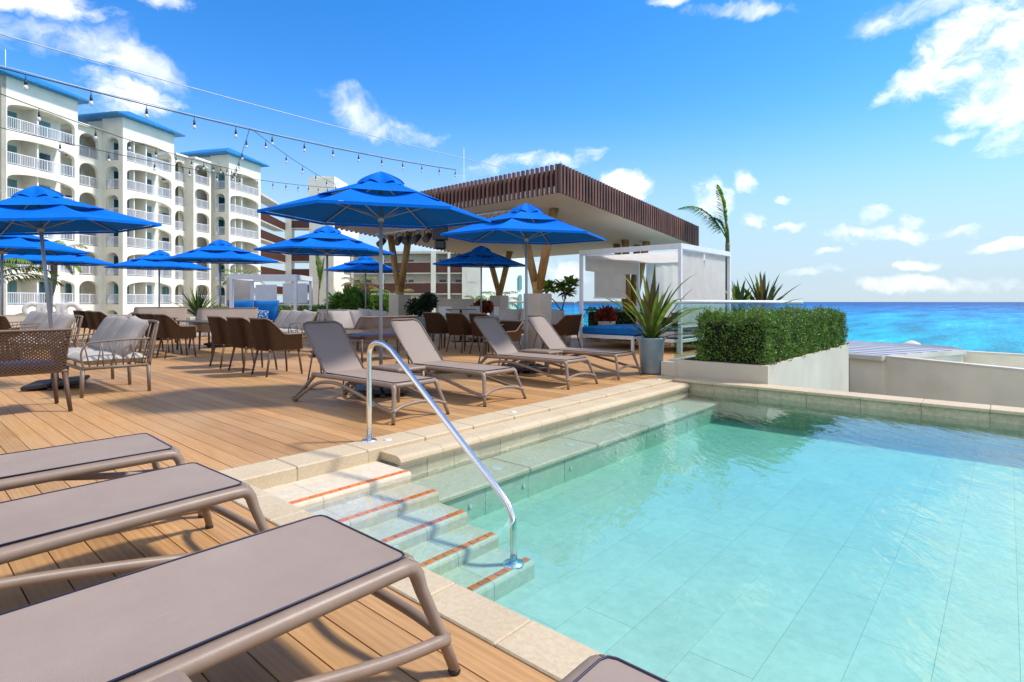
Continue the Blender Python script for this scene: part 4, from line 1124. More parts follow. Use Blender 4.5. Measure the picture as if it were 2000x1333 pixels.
def make_rod_sofa(label, w=1.75, dp=.74, group='cushioned rod frame sofas', ncush=3, see_legs=3):
    t = thing('rod_sofa', label, 'sofa', (0,0,0), 0, group)
    hw, hd = w/2, dp/2; zb = .36; za = .69; zt = .93
    fr = smoothpath([(-hw,hd,zb),(-hw,-hd+.05,zb)],1)
    MB().tube([(-hw,hd,zb),(-hw,-hd,zb),(hw,-hd,zb),(hw,hd,zb),(-hw,hd,zb)],.022,8).build('base_frame', MT['rod'], t)
    for s in (-1,1):
        P = smoothpath([(s*hw,hd-.02,zb),(s*(hw+.012),hd+.01,zb+.18),(s*(hw+.015),hd-.04,za-.03),(s*(hw+.015),hd-.14,za),(s*(hw+.015),-.05,za+.015),(s*(hw+.01),-hd+.08,za+.02),(s*hw,-hd,za+.02)],4)
        MB().tube(P,.012,7).build('arm_rail', MT['rod'], t)
        n = 9
        for k in range(n):
            y0 = hd-.05-(dp-.1)*(k+.5)/n; tilt = (.07,-.05,.02,-.09,.09,0,-.08,.06,-.04)[k]
            MB().tube([(s*hw,y0,zb),(s*(hw+.014),y0+tilt,za+.005)],.0085,6).build('rod', MT['rod'], t)
    P = smoothpath([(-hw,-hd,zb),(-hw,-hd-.05,.66),(-hw+.03,-hd-.10,zt-.05),(-hw+.12,-hd-.115,zt),(0,-hd-.12,zt),(hw-.12,-hd-.115,zt),(hw-.03,-hd-.10,zt-.05),(hw,-hd-.05,.66),(hw,-hd,zb)],4)
    MB().tube(P,.018,8).build('back_frame', MT['rod'], t)
    n = int(w/.12)
    for k in range(n):
        x = -hw+.1+(w-.2)*k/(n-1); tl = (.06,-.06,0,.08,-.05)[k%5]
        MB().tube([(x,-hd,zb),(x+tl,-hd-.118,zt-.01)],.0085,5).build('rod', MT['rod'], t)
    for sx in ((-1,0,1) if see_legs == 3 else (-1,1)):
        for sy in (-1,1):
            MB().tube([(sx*(hw-.01),sy*(hd-.01),zb),(sx*(hw-.0),sy*(hd-.0),0)],[.026,.021],10).build('leg', MT['rod'], t)
    sw = w/2-.03
    ns = 2 if w > 1.3 else 1
    for k in range(ns):
        cx = 0 if ns == 1 else (-w/4+.005 if k == 0 else w/4-.005)
        MB().pillow((w-.05)/ns,dp-.02,.15,Matrix.Translation((cx,.01,zb+.095)),14,12,k+5,.22,.004).build('seat_cushion', MT['seatc'], t)
    cw = (w-.06)/ncush
    for k in range(ncush):
        M = Matrix.Translation((-w/2+.03+cw*(k+.5), -hd+.16, .735)) @ Matrix.Rotation(radians(-3+5*((k*7)%3-1)*.6),4,'Y') @ Matrix.Rotation(radians(90+30),4,'X')
        MB().pillow(cw*1.07,.58,.20,M,16,16,k*3+1,.42,.010).build('back_cushion', MT['cushion'], t)
    return t

def make_side_table(label, w=.56, dp=.44, h=.40, group='low taupe side tables'):
    t = thing('side_table', label, 'side table', (0,0,0), 0, group)
    MB().rbox(-w/2,-dp/2,h-.045,w/2,dp/2,h,.014).build('table_top', MT['frame'], t)
    for sx in (-1,1):
        for sy in (-1,1):
            MB().tube([(sx*(w/2-.035),sy*(dp/2-.035),h-.05),(sx*(w/2-.02),sy*(dp/2-.02),0)],[.022,.018],8).build('leg', MT['frame'], t)
    return t
def make_table(label, w, dp, h=.74, group='dining tables', legm='leg', topm='darktop'):
    t = thing('dining_table', label, 'table', (0,0,0), 0, group)
    MB().rbox(-w/2,-dp/2,h-.03,w/2,dp/2,h,.008).build('table_top', MT[topm], t)
    for sx in (-1,1):
        for sy in (-1,1):
            MB().tube([(sx*(w/2-.07),sy*(dp/2-.07),h-.03),(sx*(w/2-.05),sy*(dp/2-.05),0)],.024,8).build('leg', MT[legm], t)
    return t

def make_umbrella(label, group='blue canvas parasols'):
    t = thing('parasol', label, 'parasol', (0,0,0), 0, group)
    Rr = 1.48; zr = 2.33; za = 2.82; n = 6; ns = 10
    def edge(rho, k, u):
        a0 = radians(60*k); a1 = radians(60*(k+1))
        x = (cos(a0)*(1-u)+cos(a1)*u)*Rr*rho; y = (sin(a0)*(1-u)+sin(a1)*u)*Rr*rho*.73
        return x, y
    def cone(rho): return zr+(za-zr)*(1-rho)**1.05
    def tier(r0, r1, sag_in, sag_out, lift, nr=7):
        m = MB()
        for k in range(n):
            def fn(u, v):
                rho = r0+(r1-r0)*v; x,y = edge(rho,k,u); b = 4*u*(1-u)
                return (x,y,cone(rho)+lift-(sag_in*(1-v)**1.3+sag_out*v)*b - .014*b*sin(pi*v))
            m.grid(fn, ns, nr)
        return m
    c = tier(.44,1.0,.085,.0,0).build('canopy', MT['umb'], t)
    hm = MB()
    for k in range(n):
        hm.grid(lambda u,v:(lambda p:(p[0],p[1],zr-.002-.035*v))(edge(1.0+.002,k,u)),4,1)
    hm.build('hem', MT['umb'], c)
    tier(.14,.53,.015,.004,.010).build('vent_tier', MT['umb'], t)
    cp = MB()
    R2 = random.Random(4)
    for k in range(n):
        def fn(u,v):
            rho = .205*v; x,y = edge(rho,k,u); b = 4*u*(1-u)
            return (x,y,cone(.0)+.065*(1-v**2.2)**.6-.09*v+.015 + .016*sin(9*(u+k)+2)*v - .03*b*v)
        cp.grid(fn,8,6)
    cp.build('cap', MT['umb'], t)
    MB().tube([(0,0,.0),(0,0,za+.06)],.0235,12).build('pole', MT['greypole'], t)
    MB().tube([(0,0,2.24),(0,0,2.33)],.04,12).build('runner', MT['greypole'], t)
    MB().tube([(0,0,za-.09),(0,0,za-.02)],.04,12).build('hub', MT['greypole'], t)
    for k in range(n):
        a = radians(60*k); d = Vector((cos(a),sin(a)*.73,0))
        rb = MB().tube([d*.03+Vector((0,0,za-.06)), d*Rr*.985+Vector((0,0,zr-.022))],.010,6).build('rib', MT['greypole'], t)
        MB().tube([d*.035+Vector((0,0,2.29)), d*Rr*.52+Vector((0,0,cone(.52)-.035))],.008,6).build('strut', MT['greypole'], rb)
    b = thing_part('base_plate', t)
    for (x,y) in ((-.17,-.17),(.17,-.17),(-.17,.17),(.17,.17)):
        MB().rbox(x-.155,y-.155,.045,x+.155,y+.155,.10,.012).build('weight', MT['blackm'], b)
    MB().tube([(0,0,.0),(0,0,.38)],.032,12).build('sleeve', MT['greypole'], b)
    return t
def thing_part(name, parent):
    return MB().box(-.33,-.03,.004,.33,.03,.044).box(-.03,-.33,.006,.03,.33,.042).build(name, MT['blackm'], parent)

used = {}
def put(kind, maker, loc, rz, label, scale=None):
    if kind not in used:
        t = maker(label); used[kind] = t
        t.location = loc; t.rotation_euler = (0,0,rz)
        if scale: t.scale = scale
        kids = {}
        return t
    return dup(used[kind], loc, rz, label, scale)

# parasols
UM = lambda l: make_umbrella(l)
def umb(px, d, label, tilt=None, sc=1.0, rot=0):
    p = D(px, d)
    t = put('umb', UM, p, YAW+radians(17+rot), label, (sc,sc,sc) if sc != 1 else (1,1,1))
    if tilt: t.rotation_euler = (tilt[0],tilt[1],YAW+radians(17+rot))
    return t
umb(744, 7.33, 'largest blue parasol, between the first two raised loungers')
umb(1028, 9.7, 'blue parasol between the third and fourth raised loungers', rot=-2)
umb(112, 7.9, 'big blue parasol leaning slightly at the left over the sofas', (radians(1),radians(-4.5),0), .97, 8)
umb(4, 11.6, 'blue parasol cut by the left edge, behind the big left one', sc=.98, rot=12)
umb(101, 16.0, 'blue parasol at the far left with its pole before the palm trunk', sc=1.0, rot=20)
umb(311, 17.8, 'small blue parasol in front of the arched hotel, left of the spiky plant', sc=.98, rot=5)
umb(430, 15.3, 'blue parasol over the spiky plant and the blue daybed sofa', sc=1.0, rot=-4)
umb(639, 12.5, 'blue parasol in the middle, left of the largest one', sc=1.0, rot=6)
umb(714, 20.4, 'farthest dark blue parasol behind the pole of the largest one', sc=1.0, rot=15)
umb(940, 17.0, 'small blue parasol in front of the brown slatted wing and V column', sc=1.0, rot=2)

# loungers
for i,(yy,lab,xx) in enumerate(((3.71,'raised sun lounger nearest the handrail, head end toward the sofas',0),(4.99,'second raised sun lounger from the handrail, right of the largest parasol pole',0),
      (6.65,'third raised sun lounger from the handrail, darker backrest',-.02),(7.96,'fourth raised sun lounger, beside the blue grey pot',-.01))):
    put('lng', lambda l: make_lounger(l, True), (-4.49-1.41+xx, yy, 0), 0, lab)
for X,Y,rz,lab in ((-1.70,1.135,0,'largest sun lounger in the foreground, its foot end at the pool step corner'),
      (-2.82,1.09,2.5,'flat sun lounger second from the left front, behind the largest one'),
      (-3.73,1.115,-1.5,'farthest foreground sun lounger at the left picture edge'),
      (-.43,1.12,0,'sun lounger of which only a dark edged corner shows at the bottom edge')):
    a = pi/2+radians(rz); off = Vector((-1.30*cos(a), -1.30*sin(a), 0))
    put('lngf', lambda l: make_lounger(l, False, 28), Vector((X,Y,0))+off, a, lab)
put('stab', make_side_table, (-5.72,4.35,0), 0, 'low side table between the first and second raised loungers')
put('stab', make_side_table, (-5.80,7.32,0), 0, 'low side table between the third and fourth raised loungers', (1.12,.9,1))
put('stab', make_side_table, (-1.09,.20,0), 0, 'low side table corner at the bottom edge beside the largest lounger', (1,1.15,1))

# brown armchairs, one label each
CH = lambda l: make_shell_seat(l, 'armchair', .54, .56, .93, .67, .44, MT['shell'], 'brown woven armchairs', legs=4)
for X,Y,rz,lab in (
    (-9.10,4.46,0,'brown armchair nearest the raised loungers, rightmost of the middle row of three'),
    (-9.95,4.44,2,'brown armchair in the centre of the middle row of three'),
    (-10.86,4.46,-2,'brown armchair leftmost in the middle row of three'),
    (-13.60,4.40,0,'brown armchair at the right end of the left row, its long side panel showing'),
    (-14.45,4.40,2,'brown armchair in the centre of the left row of three'),
    (-15.30,4.42,-3,'brown armchair at the left end of the left row of three'),
    (-18.70,4.40,0,'far brown armchair rightmost of three behind the front sofa cushions'),
    (-19.65,4.40,0,'far brown armchair in the middle of three behind the front sofa'),
    (-21.2,4.45,10,'far brown armchair leftmost of three by the white ring letters'),
    (-9.80,9.38,0,'brown armchair in the centre of the row behind the second raised lounger'),
    (-10.78,9.52,3,'brown armchair leftmost behind the backrest of the second raised lounger'),
    (-9.02,9.40,-2,'brown armchair partly hidden behind the third lounger backrest'),
    (-14.9,1.6,60,'brown chair back rising between the cushions at the left edge')):
    put('chair', CH, (X,Y,0), radians(rz), lab)
p = D(1096,14.2)
lc = put('lchair', lambda l: make_shell_seat(l,'armchair',.72,.66,.88,.64,.40,MT['shell'],'brown lounge armchairs',cushion=None), p, radians(95), 'wide brown lounge chair seen from behind, left of the white cabana')
p = D(982,12.6)
put('lchair', None, (p.x,p.y,0), radians(185), 'low brown lounge chair behind the third raised lounger', (.9,.9,.86))
# opposite chairs and tables
for X,Y,rz,lab in ((-9.5,6.35,180,'brown armchair across the table from the middle row, hidden by its neighbours'),):
    pass
def tabl(kind, mk, loc, rz, lab, sc=None): return put(kind, mk, loc, rz, lab, sc)
tabl('tab', lambda l: make_table(l,2.3,.85), (-14.5,5.42,0), 0, 'dark dining table in front of the left row of brown armchairs')
tabl('tab', None, (-19.4,5.5,0), 0, 'dark dining table far left, behind the front sofa cushions')
tabl('tab', None, (-10.0,10.3,0), 0, 'dark dining table in front of the armchairs behind the loungers')

# woven benches with blue seats
def bench(l, m='weave', h=.90, w=1.5, rim='rimc', cush='bluec'):
    return make_shell_seat(l,'bench',w,.66,h,.66,.46,MT[m],'woven two seat benches',cushion=cush,legs=4,name='woven_bench',lean=.06,leg_r=.024,rim=rim)
put('bench', lambda l: bench(l), (-8.09,.70,0), pi/2, 'openwork brown woven bench with blue seat at the left picture edge')
put('bench', None, (-9.78,6.98,0), pi/2, 'dark brown woven bench with blue seat behind the first raised lounger', (.93,1,1))
put('pbench', lambda l: bench(l,'weave_pale',1.03,1.5,'rimc','bluec'), (-15.55,6.15,0), pi/2+.0, 'pale woven bench back below the spiky plant, blue seat at its right')
put('pbench', None, (-19.9,5.9,0), pi/2, 'pale woven bench back in front of the hotel base, left of the spiky plant', (.95,1,1))

# rod sofas
SF = lambda l: make_rod_sofa(l)
put('sofa', SF, (-9.56,2.10,0), pi, 'nearest rod frame sofa with three grey cushions, at the left')
put('sofa', None, (-13.75,2.10,0), pi, 'second rod frame sofa from the front, cushions showing over the woven bench')
put('sofa', None, (-17.4,2.35,0), pi, 'rod frame sofa at the far left edge under the leaning parasol')
put('sofa', None, (-13.68,6.9,0), pi, 'rod frame sofa with three bright cushions behind the middle armchairs')
p = D(678,16.2); put('sofa', None, p, YAW+pi+radians(12), 'rod frame sofa facing the pool in front of the green bushes')
put('sofa', None, (-11.95,8.1,0), -pi/2, 'rod frame sofa just behind the dark woven bench')
p = D(1035,15.4); put('sofa', None, p, YAW+pi-radians(8), 'rod frame sofa with bluish cushions behind the third parasol pole', (1.05,1,1.02))
p = D(160,19.5); 
# small side table group near the middle
# pale bar chairs and bar table
def bar_chair(l):
    t = thing('bar_chair', l, 'chair', (0,0,0), 0, 'pale metal bar chairs')
    MB().rbox(-.22,-.22,.66,.22,.22,.69,.01).build('seat', MT['potw'], t)
    MB().rbox(-.21,-.25,.78,.21,-.23,1.06,.008).build('backrest', MT['potw'], t)
    for sx in (-1,1):
        for sy in (-1,1):
            top = 1.07 if sy < 0 else .66
            MB().tube([(sx*.21,sy*.22,0),(sx*.20,sy*.22,.66),(sx*.21,sy*.235,top)],.013,6).build('leg', MT['potw'], t)
    MB().tube([(-.21,.22,.28),(.21,.22,.28)],.011,6).build('foot_rest', MT['potw'], t)
    return t
for px,d,rz,lab in ((862,16.6,200,'pale metal chair left of the high table, behind the armchairs'),(931,17.8,250,'pale metal chair just left of the small parasol pole'),
        (955,16.2,150,'pale metal chair right of the small parasol pole')):
    p = D(px,d); put('bar', bar_chair, p, radians(rz), lab)
p = D(900,17.0); t = thing('high_table','thin dark high table in front of the low white wall','table',p,YAW)
MB().lathe([(0,.985),(.48,.985),(.48,.965),(0,.965)],24,smooth=False).build('table_top', MT['darktop'], t)
MB().tube([(0,0,.0),(0,0,.97)],.035,10).build('stem', MT['blackm'], t); MB().lathe([(.30,0),(.30,.015),(.04,.03)],20).build('foot', MT['blackm'], t)

# ------------------------------------------------------------------ cabanas
def cabana(label, x0, y0, x1, y1, h, ps=.075):
    t = thing('cabana', label, 'cabana', (x0,y0,0)); W = x1-x0; Dp = y1-y0; q = ps/2
    for x in (0,W):
        for y in (0,Dp): MB().box(x-q,y-q,0,x+q,y+q,h-ps).build('post', MT['white_metal'], t)
    MB().box(-q,-q,h-ps+.002,W+q,q,h+.05).build('beam', MT['white_metal'], t)
    MB().box(-q,Dp-q,h-ps+.002,W+q,Dp+q,h+.05).build('beam', MT['white_metal'], t)
    MB().box(-q,q+.002,h-ps+.002,q,Dp-q-.002,h+.05).build('beam', MT['white_metal'], t)
    MB().box(W-q,q+.002,h-ps+.002,W+q,Dp-q-.002,h+.05).build('beam', MT['white_metal'], t)
    return t
def cloth(parent, name, a, b, z0, z1, wave=.02, n=24, m='curtain', seed=1, sag=0):
    a = Vector((*a,0)); b = Vector((*b,0)); nn = (b-a).cross(Vector((0,0,1))).normalized()
    def fn(u,v):
        p = a.lerp(b,u); w = wave*(sin(u*23+seed)+.5*sin(u*41+seed*2))*(1-.3*v)
        return Vector((p.x,p.y,0))+nn*w+Vector((0,0,z0+(z1-z0)*v - sag*sin(pi*u)*(1-v)))
    return MB().grid(fn,n,6).build(name, MT[m], parent)
cb = cabana('white framed cabana with hanging fabric and a blue mattress', -8.40,12.30,-5.66,15.32,2.50)
def roofcl(u,v): return (.05+2.64*u,.05+2.92*v,2.38-.10*sin(pi*u)*sin(pi*v)-.03*sin(9*v))
MB().grid(roofcl,14,14).build('roof_cloth', MT['curtain'], cb)
cloth(cb,'valance',(.05,.10),(.05,2.88),2.02,2.42,.012,24,'curtain',2,.03)
cloth(cb,'screen',(.0,.62),(.0,2.28),1.32,2.04,.006,12,'curtain',3)
MB().box(-.015,.60,1.29,.015,2.30,1.32).build('screen_weight', MT['white_rail'], cb)
cloth(cb,'back_curtain',(.30,2.95),(1.35,2.95),.75,2.42,.02,14,'curtain',5)
cloth(cb,'back_curtain',(1.5,2.95),(2.55,2.95),.75,2.42,.02,14,'curtain',8)
cloth(cb,'side_curtain',(2.70,.12),(2.70,1.42),.62,2.42,.006,14,'curtain',4)
cloth(cb,'side_curtain',(2.70,1.50),(2.70,2.88),.62,2.42,.006,14,'curtain',7)
for k in (0,1): MB().box(2.685,.10+k*1.4,.60,2.715,1.40+k*1.45,.62).build('curtain_weight', MT['white_rail'], cb)
MB().box(.04,-.02,.27,1.50,.02,.36).build('bed_rail', MT['white_metal'], cb)
MB().box(.04,.03,.28,1.50,2.1,.34).build('bed_deck', MT['white_metal'], cb)
MB().box(1.48,-.03,0,1.54,.03,.36).build('bed_leg', MT['white_metal'], cb); MB().box(1.48,2.05,0,1.54,2.11,.36).build('bed_leg', MT['white_metal'], cb)
mt_ = MB().rbox(.02,-.01,.365,1.56,2.12,.56,.035).build('mattress', MT['bluec']); mt_.location = cb.location
tag(mt_, 'blue mattress on the white daybed frame in the cabana', 'mattress')
# second low daybed seen through the glass
db = thing('striped_daybed', 'low daybed with navy striped cushions seen through the glass railing', 'daybed', (-6.7,12.35,0))
MB().rbox(0,0,.24,1.0,1.9,.32,.01).build('frame', MT['white_metal'], db)
for x in (.06,.94):
    for y in (.06,1.84): MB().box(x-.03,y-.03,0,x+.03,y+.03,.238).build('leg', MT['white_metal'], db)
MB().pillow(.96,1.85,.12,Matrix.Translation((.5,.95,.38)),10,12,2,.2,.004).build('seat_cushion', MT['cushion'], db)
for k in range(4):
    MB().rbox(.04,1.55+.0,.45+.12*k,.96,1.72,.445+.12*(k+1)-.012,.02).build('striped_pillow', MT['piping'] if k%2 else MT['seatc'], db)
for s in (0,1): MB().tube([(.15,.1+s*1.6,.0+.32),(.85,.5+s*.9,.85)],.022,6).build('cross_bar', MT['white_metal'], db)
# left pergola with blue sofa
q0 = D(452,18.0); 
c2 = thing('pergola_daybed', 'white pergola with slatted panels over a blue sofa, left of centre', 'cabana', q0, YAW+radians(4))
W2, D2, H2 = 2.0, 1.7, 2.02
for x in (0,W2):
    for y in (0,D2): MB().box(x-.05,y-.05,0,x+.05,y+.05,H2-.1).build('post', MT['white_metal'], c2)
MB().box(-.05,-.05,H2-.098,W2+.05,.05,H2+.06).build('beam', MT['white_metal'], c2)
MB().box(-.05,D2-.05,H2-.098,W2+.05,D2+.05,H2+.06).build('beam', MT['white_metal'], c2)
MB().box(-.05,.052,H2-.098,.05,D2-.052,H2+.06).build('beam', MT['white_metal'], c2)
MB().box(W2-.05,.052,H2-.098,W2+.05,D2-.052,H2+.06).build('beam', MT['white_metal'], c2)
MB().box(-.9,D2+.06,1.05,-.06,D2+.12,H2+.05).build('side_panel', MT['white_wall'], c2)
cloth(c2,'screen',(.12,D2-.02),(.85,D2-.02),1.15,1.80,.006,8,'curtain',3)
cloth(c2,'screen',(1.05,D2-.02),(1.42,D2-.02),1.15,1.85,.006,8,'curtain',4)
cloth(c2,'screen',(1.52,D2-.02),(1.9,D2-.02),1.15,1.85,.006,8,'curtain',5)
MB().box(.05,D2-.04,1.08,W2-.05,D2-.0,1.13).build('rail', MT['white_metal'], c2)
bs = thing('blue_sofa', 'bright blue cushioned sofa inside the white pergola on the left', 'sofa', D(415,18.3), YAW+radians(3))
MB().rbox(0,0,.12,1.75,.95,.30,.02).build('base', MT['white_metal'], bs)
for k in (0,1):
    MB().pillow(.87,.9,.2,Matrix.Translation((.44+.88*k,.48,.40)),10,10,k,.2,.003).build('seat_cushion', MT['bluec'], bs)
    M = Matrix.Translation((.44+.88*k,1.0,.86)) @ Matrix.Rotation(radians(82),4,'X')
    MB().pillow(.87,.80,.18,M,10,10,k,.25,.003).build('back_cushion', MT['bluec'], bs)
def scatter_pillow():
    m, N, Lk, B = nodes('blue_white_patterned_pillow')
    tc = N.new('ShaderNodeTexCoord'); v = N.new('ShaderNodeTexVoronoi'); v.inputs['Scale'].default_value = 16; Lk.new(tc.outputs['Object'], v.inputs['Vector'])
    r = N.new('ShaderNodeValToRGB'); r.color_ramp.interpolation = 'CONSTANT'; e = r.color_ramp.elements
    e[0].color = (.6,.6,.58,1); e[1].position = .35; e[1].color = (.02,.12,.35,1); Lk.new(v.outputs['Distance'], r.inputs[0]); Lk.new(r.outputs[0], B.inputs['Base Color']); B.inputs['Roughness'].default_value = .9
    return m
MT['pat'] = scatter_pillow()
for k,(x,lab) in enumerate(((.38,'patterned blue and white pillow on the left half of the blue sofa'),(1.30,'patterned blue and white pillow on the right half of the blue sofa'))):
    M = Matrix.Rotation(radians(72),4,'X')
    o = MB().pillow(.42,.42,.13,M,10,10,k,.5).build('throw_pillow', MT['pat'])
    w = Matrix.Translation(D(415,18.3)) @ Matrix.Rotation(YAW+radians(3),4,'Z') @ Vector((x,.72,.72))
    o.location = w; o.rotation_euler = (0,0,YAW+radians(3)); tag(o, lab, 'pillow')
# low walls at the far terrace edge
def lowwall(px0,d0,px1,d1,z1,label,th=.25,z0=0,m='white_wall'):
    a, b = D(px0,d0), D(px1,d1); n_ = (b-a).cross(Vector((0,0,1))).normalized()*-th
    t = thing('low_wall', label, 'wall', (a.x,a.y,0)); d_ = b-a
    MB().prism([(0,0),(d_.x,d_.y),(d_.x+n_.x,d_.y+n_.y),(n_.x,n_.y)],z0,z1-.05).build('wall_face', MT[m], t)
    e = n_.normalized()*.02
    MB().prism([(-e.x,-e.y),(d_.x-e.x,d_.y-e.y),(d_.x+n_.x+e.x,d_.y+n_.y+e.y),(n_.x+e.x,n_.y+e.y)],z1-.048,z1).build('wall_cap', MT['white_wall'], t)
lowwall(852,19.5,926,19.5,1.30,'low white wall behind the high table and armchairs')
lowwall(560,25,760,25.5,.95,'low white wall behind the bushes in the middle')
lowwall(-60,25,400,26,.62,'low cream wall along the hotel side of the terrace',m='stucco')
# ring letters
for k,(px,d,lab) in enumerate(((228,27,'smallest white ring letter, leftmost of the row before the hotel'),(278,25.5,None),)):
    pass
for px,d,ring,lab in ((231,26.0,True,'white ring letter at the left end of the letter row'),(252,25.3,False,'white block letter between the left and middle ring letters'),
        (268,24.6,True,'white ring letter in the middle of the letter row'),(287,23.9,False,'white block letter beside the right ring letter'),):
    pass
LET = ((62+0,),)
for px,d,ring,lab in ((63,24.5,True,'white ring letter at the left end of the letter row'),(82,24.0,False,'white block letter left of the middle ring letter'),
        (100,23.5,True,'white ring letter in the middle of the row, behind a parasol pole'),(121,23.0,False,'white block letter left of the right ring letter'),(139,22.5,True,'white ring letter at the right end, beside the brown armchairs')):
    p = D(px,d); t = thing('ring_letter' if ring else 'block_letter', lab, 'letter', p, YAW+radians(35), 'white letters along the terrace edge')
    if ring:
        P = arc((0,0,.86),.25,0,360,20)
        MB().tube(P,.11,8,.7).build('letter_body', MT['potw'], t)
    else: MB().rbox(-.20,-.08,.5,.20,.08,1.16,.03).build('letter_body', MT['potw'], t)
    MB().box(-.25,-.12,0,.25,.12,.50).build('plinth', MT['white_wall'], t)

# ------------------------------------------------------------------ cables and bulbs
def cable(px0,d0,py0,px1,d1,py1,sag,n=24):
    a = D(px0,d0,ZY(py0,d0)); b = D(px1,d1,ZY(py1,d1))
    return [a.lerp(b,k/n)-Vector((0,0,sag*4*(k/n)*(1-k/n))) for k in range(n+1)]
sock = MB().tube([(0,0,0),(0,0,-.05)],.004,5).tube([(0,0,-.05),(0,0,-.115)],[.011,.016],8).mesh('socket', MT['blackm'])
blb = MB().lathe([(.010,-.112),(.020,-.13),(.022,-.148),(.015,-.167),(0,-.173)],10).mesh('bulb', MT['bulb'])
def string(label, P, ts, light=False, r=.006):
    t = thing('string_lights', label, 'string lights', tuple(P[0])); o = P[0]
    MB().tube([p-o for p in P], r, 5).build('cable', MT['wire'], t)
    if light: MB().tube([p-o+Vector((0,0,.018+.006*sin(k*1.7))) for k,p in enumerate(P)], .005, 5).build('support_cable', MT['wire_l'], t)
    n = len(P)-1
    for u in ts:
        k = min(n-1,int(u*n)); p = P[k].lerp(P[k+1],u*n-k)-o
        s = inst('socket', sock, t, tuple(p)); inst('bulb', blb, s)
    return t
string('long main string of lights running to the pavilion roof', cable(-40,5.7,122,890,13.0,332,.10), [.045+.0733*k for k in range(14)], True, .007)
P = cable(-60,6.2,50,992,13.4,330,.06)
t = thing('steel_cable','pale bare steel cable crossing the sky above the string lights','cable',tuple(P[0]))
MB().tube([p-P[0] for p in P],.007,5).build('cable', MT['wire_l'], t)
string('lower string of lights crossing the left hotel tower', cable(-30,6.4,172,470,15.5,334,.10), [.10,.24,.35,.455,.55,.635,.71,.775,.83,.88,.92,.955], False, .006)
string('lowest left string of lights ending near the middle chimney', cable(-40,8.0,240,660,17.0,368,.16), [.12,.21,.31,.40,.48,.555,.62,.68,.735,.79,.84,.89,.94], False, .006)
string('short string of lights dropping steeply over the third hotel tower', cable(488,9.6,250,452,15.5,345,.10,12), [.12,.3,.47,.62,.76,.88], False, .005)
string('branch string of lights descending behind the largest parasol', cable(488,9.6,250,665,15.0,365,.08,12), [.12,.3,.47,.63,.78,.92], False, .005)
an = D(906,30); t = thing('lightning_rod','very thin white mast rising beside the pavilion roof','mast',(an.x,an.y,0))
MB().tube([(0,0,3),(0,0,ZY(290,30))],.012,5).build('mast', MT['white_rail'], t)
# ------------------------------------------------------------------ plants
def blade(az, el, ln, droop, w, segs=7, fold=.25, twist=0.0, base=(0,0,0), tip=.02, mid=.45):
    "one strap leaf as a V-folded ribbon with thickness given by the fold"
    m = MB(); p = Vector(base); d = Vector((cos(az)*cos(el), sin(az)*cos(el), sin(el))); st = ln/segs
    vs = []
    for i in range(segs+1):
        t = i/segs
        ww = w*(.45+.55*min(1,t/mid))*(1-max(0,(t-mid)/(1-mid))**1.8) + w*tip
        side = d.cross(Vector((0,0,1)));
        if side.length < 1e-3: side = Vector((-sin(az),cos(az),0))
        side.normalize(); side = (side*cos(twist)+d.cross(side)*sin(twist))
        up = side.cross(d).normalized()
        vs += [p - side*ww*.5 + up*ww*fold, p, p + side*ww*.5 + up*ww*fold]
        p = p + d*st
        d = (d + Vector((0,0,-droop*st*(.3+1.6*t)))).normalized()
    fs = []
    for i in range(segs):
        a = i*3; fs += [(a,a+1,a+4,a+3),(a+1,a+2,a+5,a+4)]
    m.add(vs, fs, True); return m
def strap_plant(parent, n, lmin, lmax, w, mat_keys, seed, elmin=30, elmax=85, droop=.8, base_r=.05, z=0, parts=True, name='leaf', xyc=(0,0)):
    R = random.Random(seed)
    groups = {}
    for k in range(n):
        f = (k+.5)/n
        az = k*2.399963+R.uniform(-.3,.3); el = radians(elmin+(elmax-elmin)*(f**.8))
        ln = R.uniform(lmin,lmax); mk = mat_keys[R.randrange(len(mat_keys))]
        b = blade(az, el, ln, R.uniform(.5,1.5)*droop*(1.2-f*.7), w*R.uniform(.75,1.2), 8, .22, R.uniform(-.5,.5), (xyc[0]+base_r*cos(az)*(1-f), xyc[1]+base_r*sin(az)*(1-f), z))
        if parts: b.build(name, MT[mk], parent)
        else: groups.setdefault(mk, MB()).add(b.v, b.f, True)
    for mk, g in groups.items(): g.build('foliage', MT[mk], parent)
def leaf_cloud(pts, dirs, ln, wd, seed=0, jitter=.5):
    "numpy leaves: rhombus of two triangles folded along the middle; returns verts, faces"
    rg = np.random.default_rng(seed); n = len(pts)
    d = dirs + rg.normal(0,jitter,(n,3)); d /= np.linalg.norm(d,axis=1)[:,None]+1e-9
    s = np.cross(d, rg.normal(0,1,(n,3))); s /= np.linalg.norm(s,axis=1)[:,None]+1e-9
    L_ = (ln*rg.uniform(.6,1.25,n))[:,None]; W_ = (wd*rg.uniform(.7,1.2,n))[:,None]
    up = np.cross(d,s)
    a = pts; b = pts + d*L_*.5 + s*W_*.5 + up*W_*.12; c = pts + d*L_; e = pts + d*L_*.5 - s*W_*.5 + up*W_*.12
    v = np.stack([a,b,c,e],1).reshape(-1,3)
    f = np.arange(n*4).reshape(-1,4)
    return v, np.concatenate([f[:,[0,1,2]], f[:,[0,2,3]]])
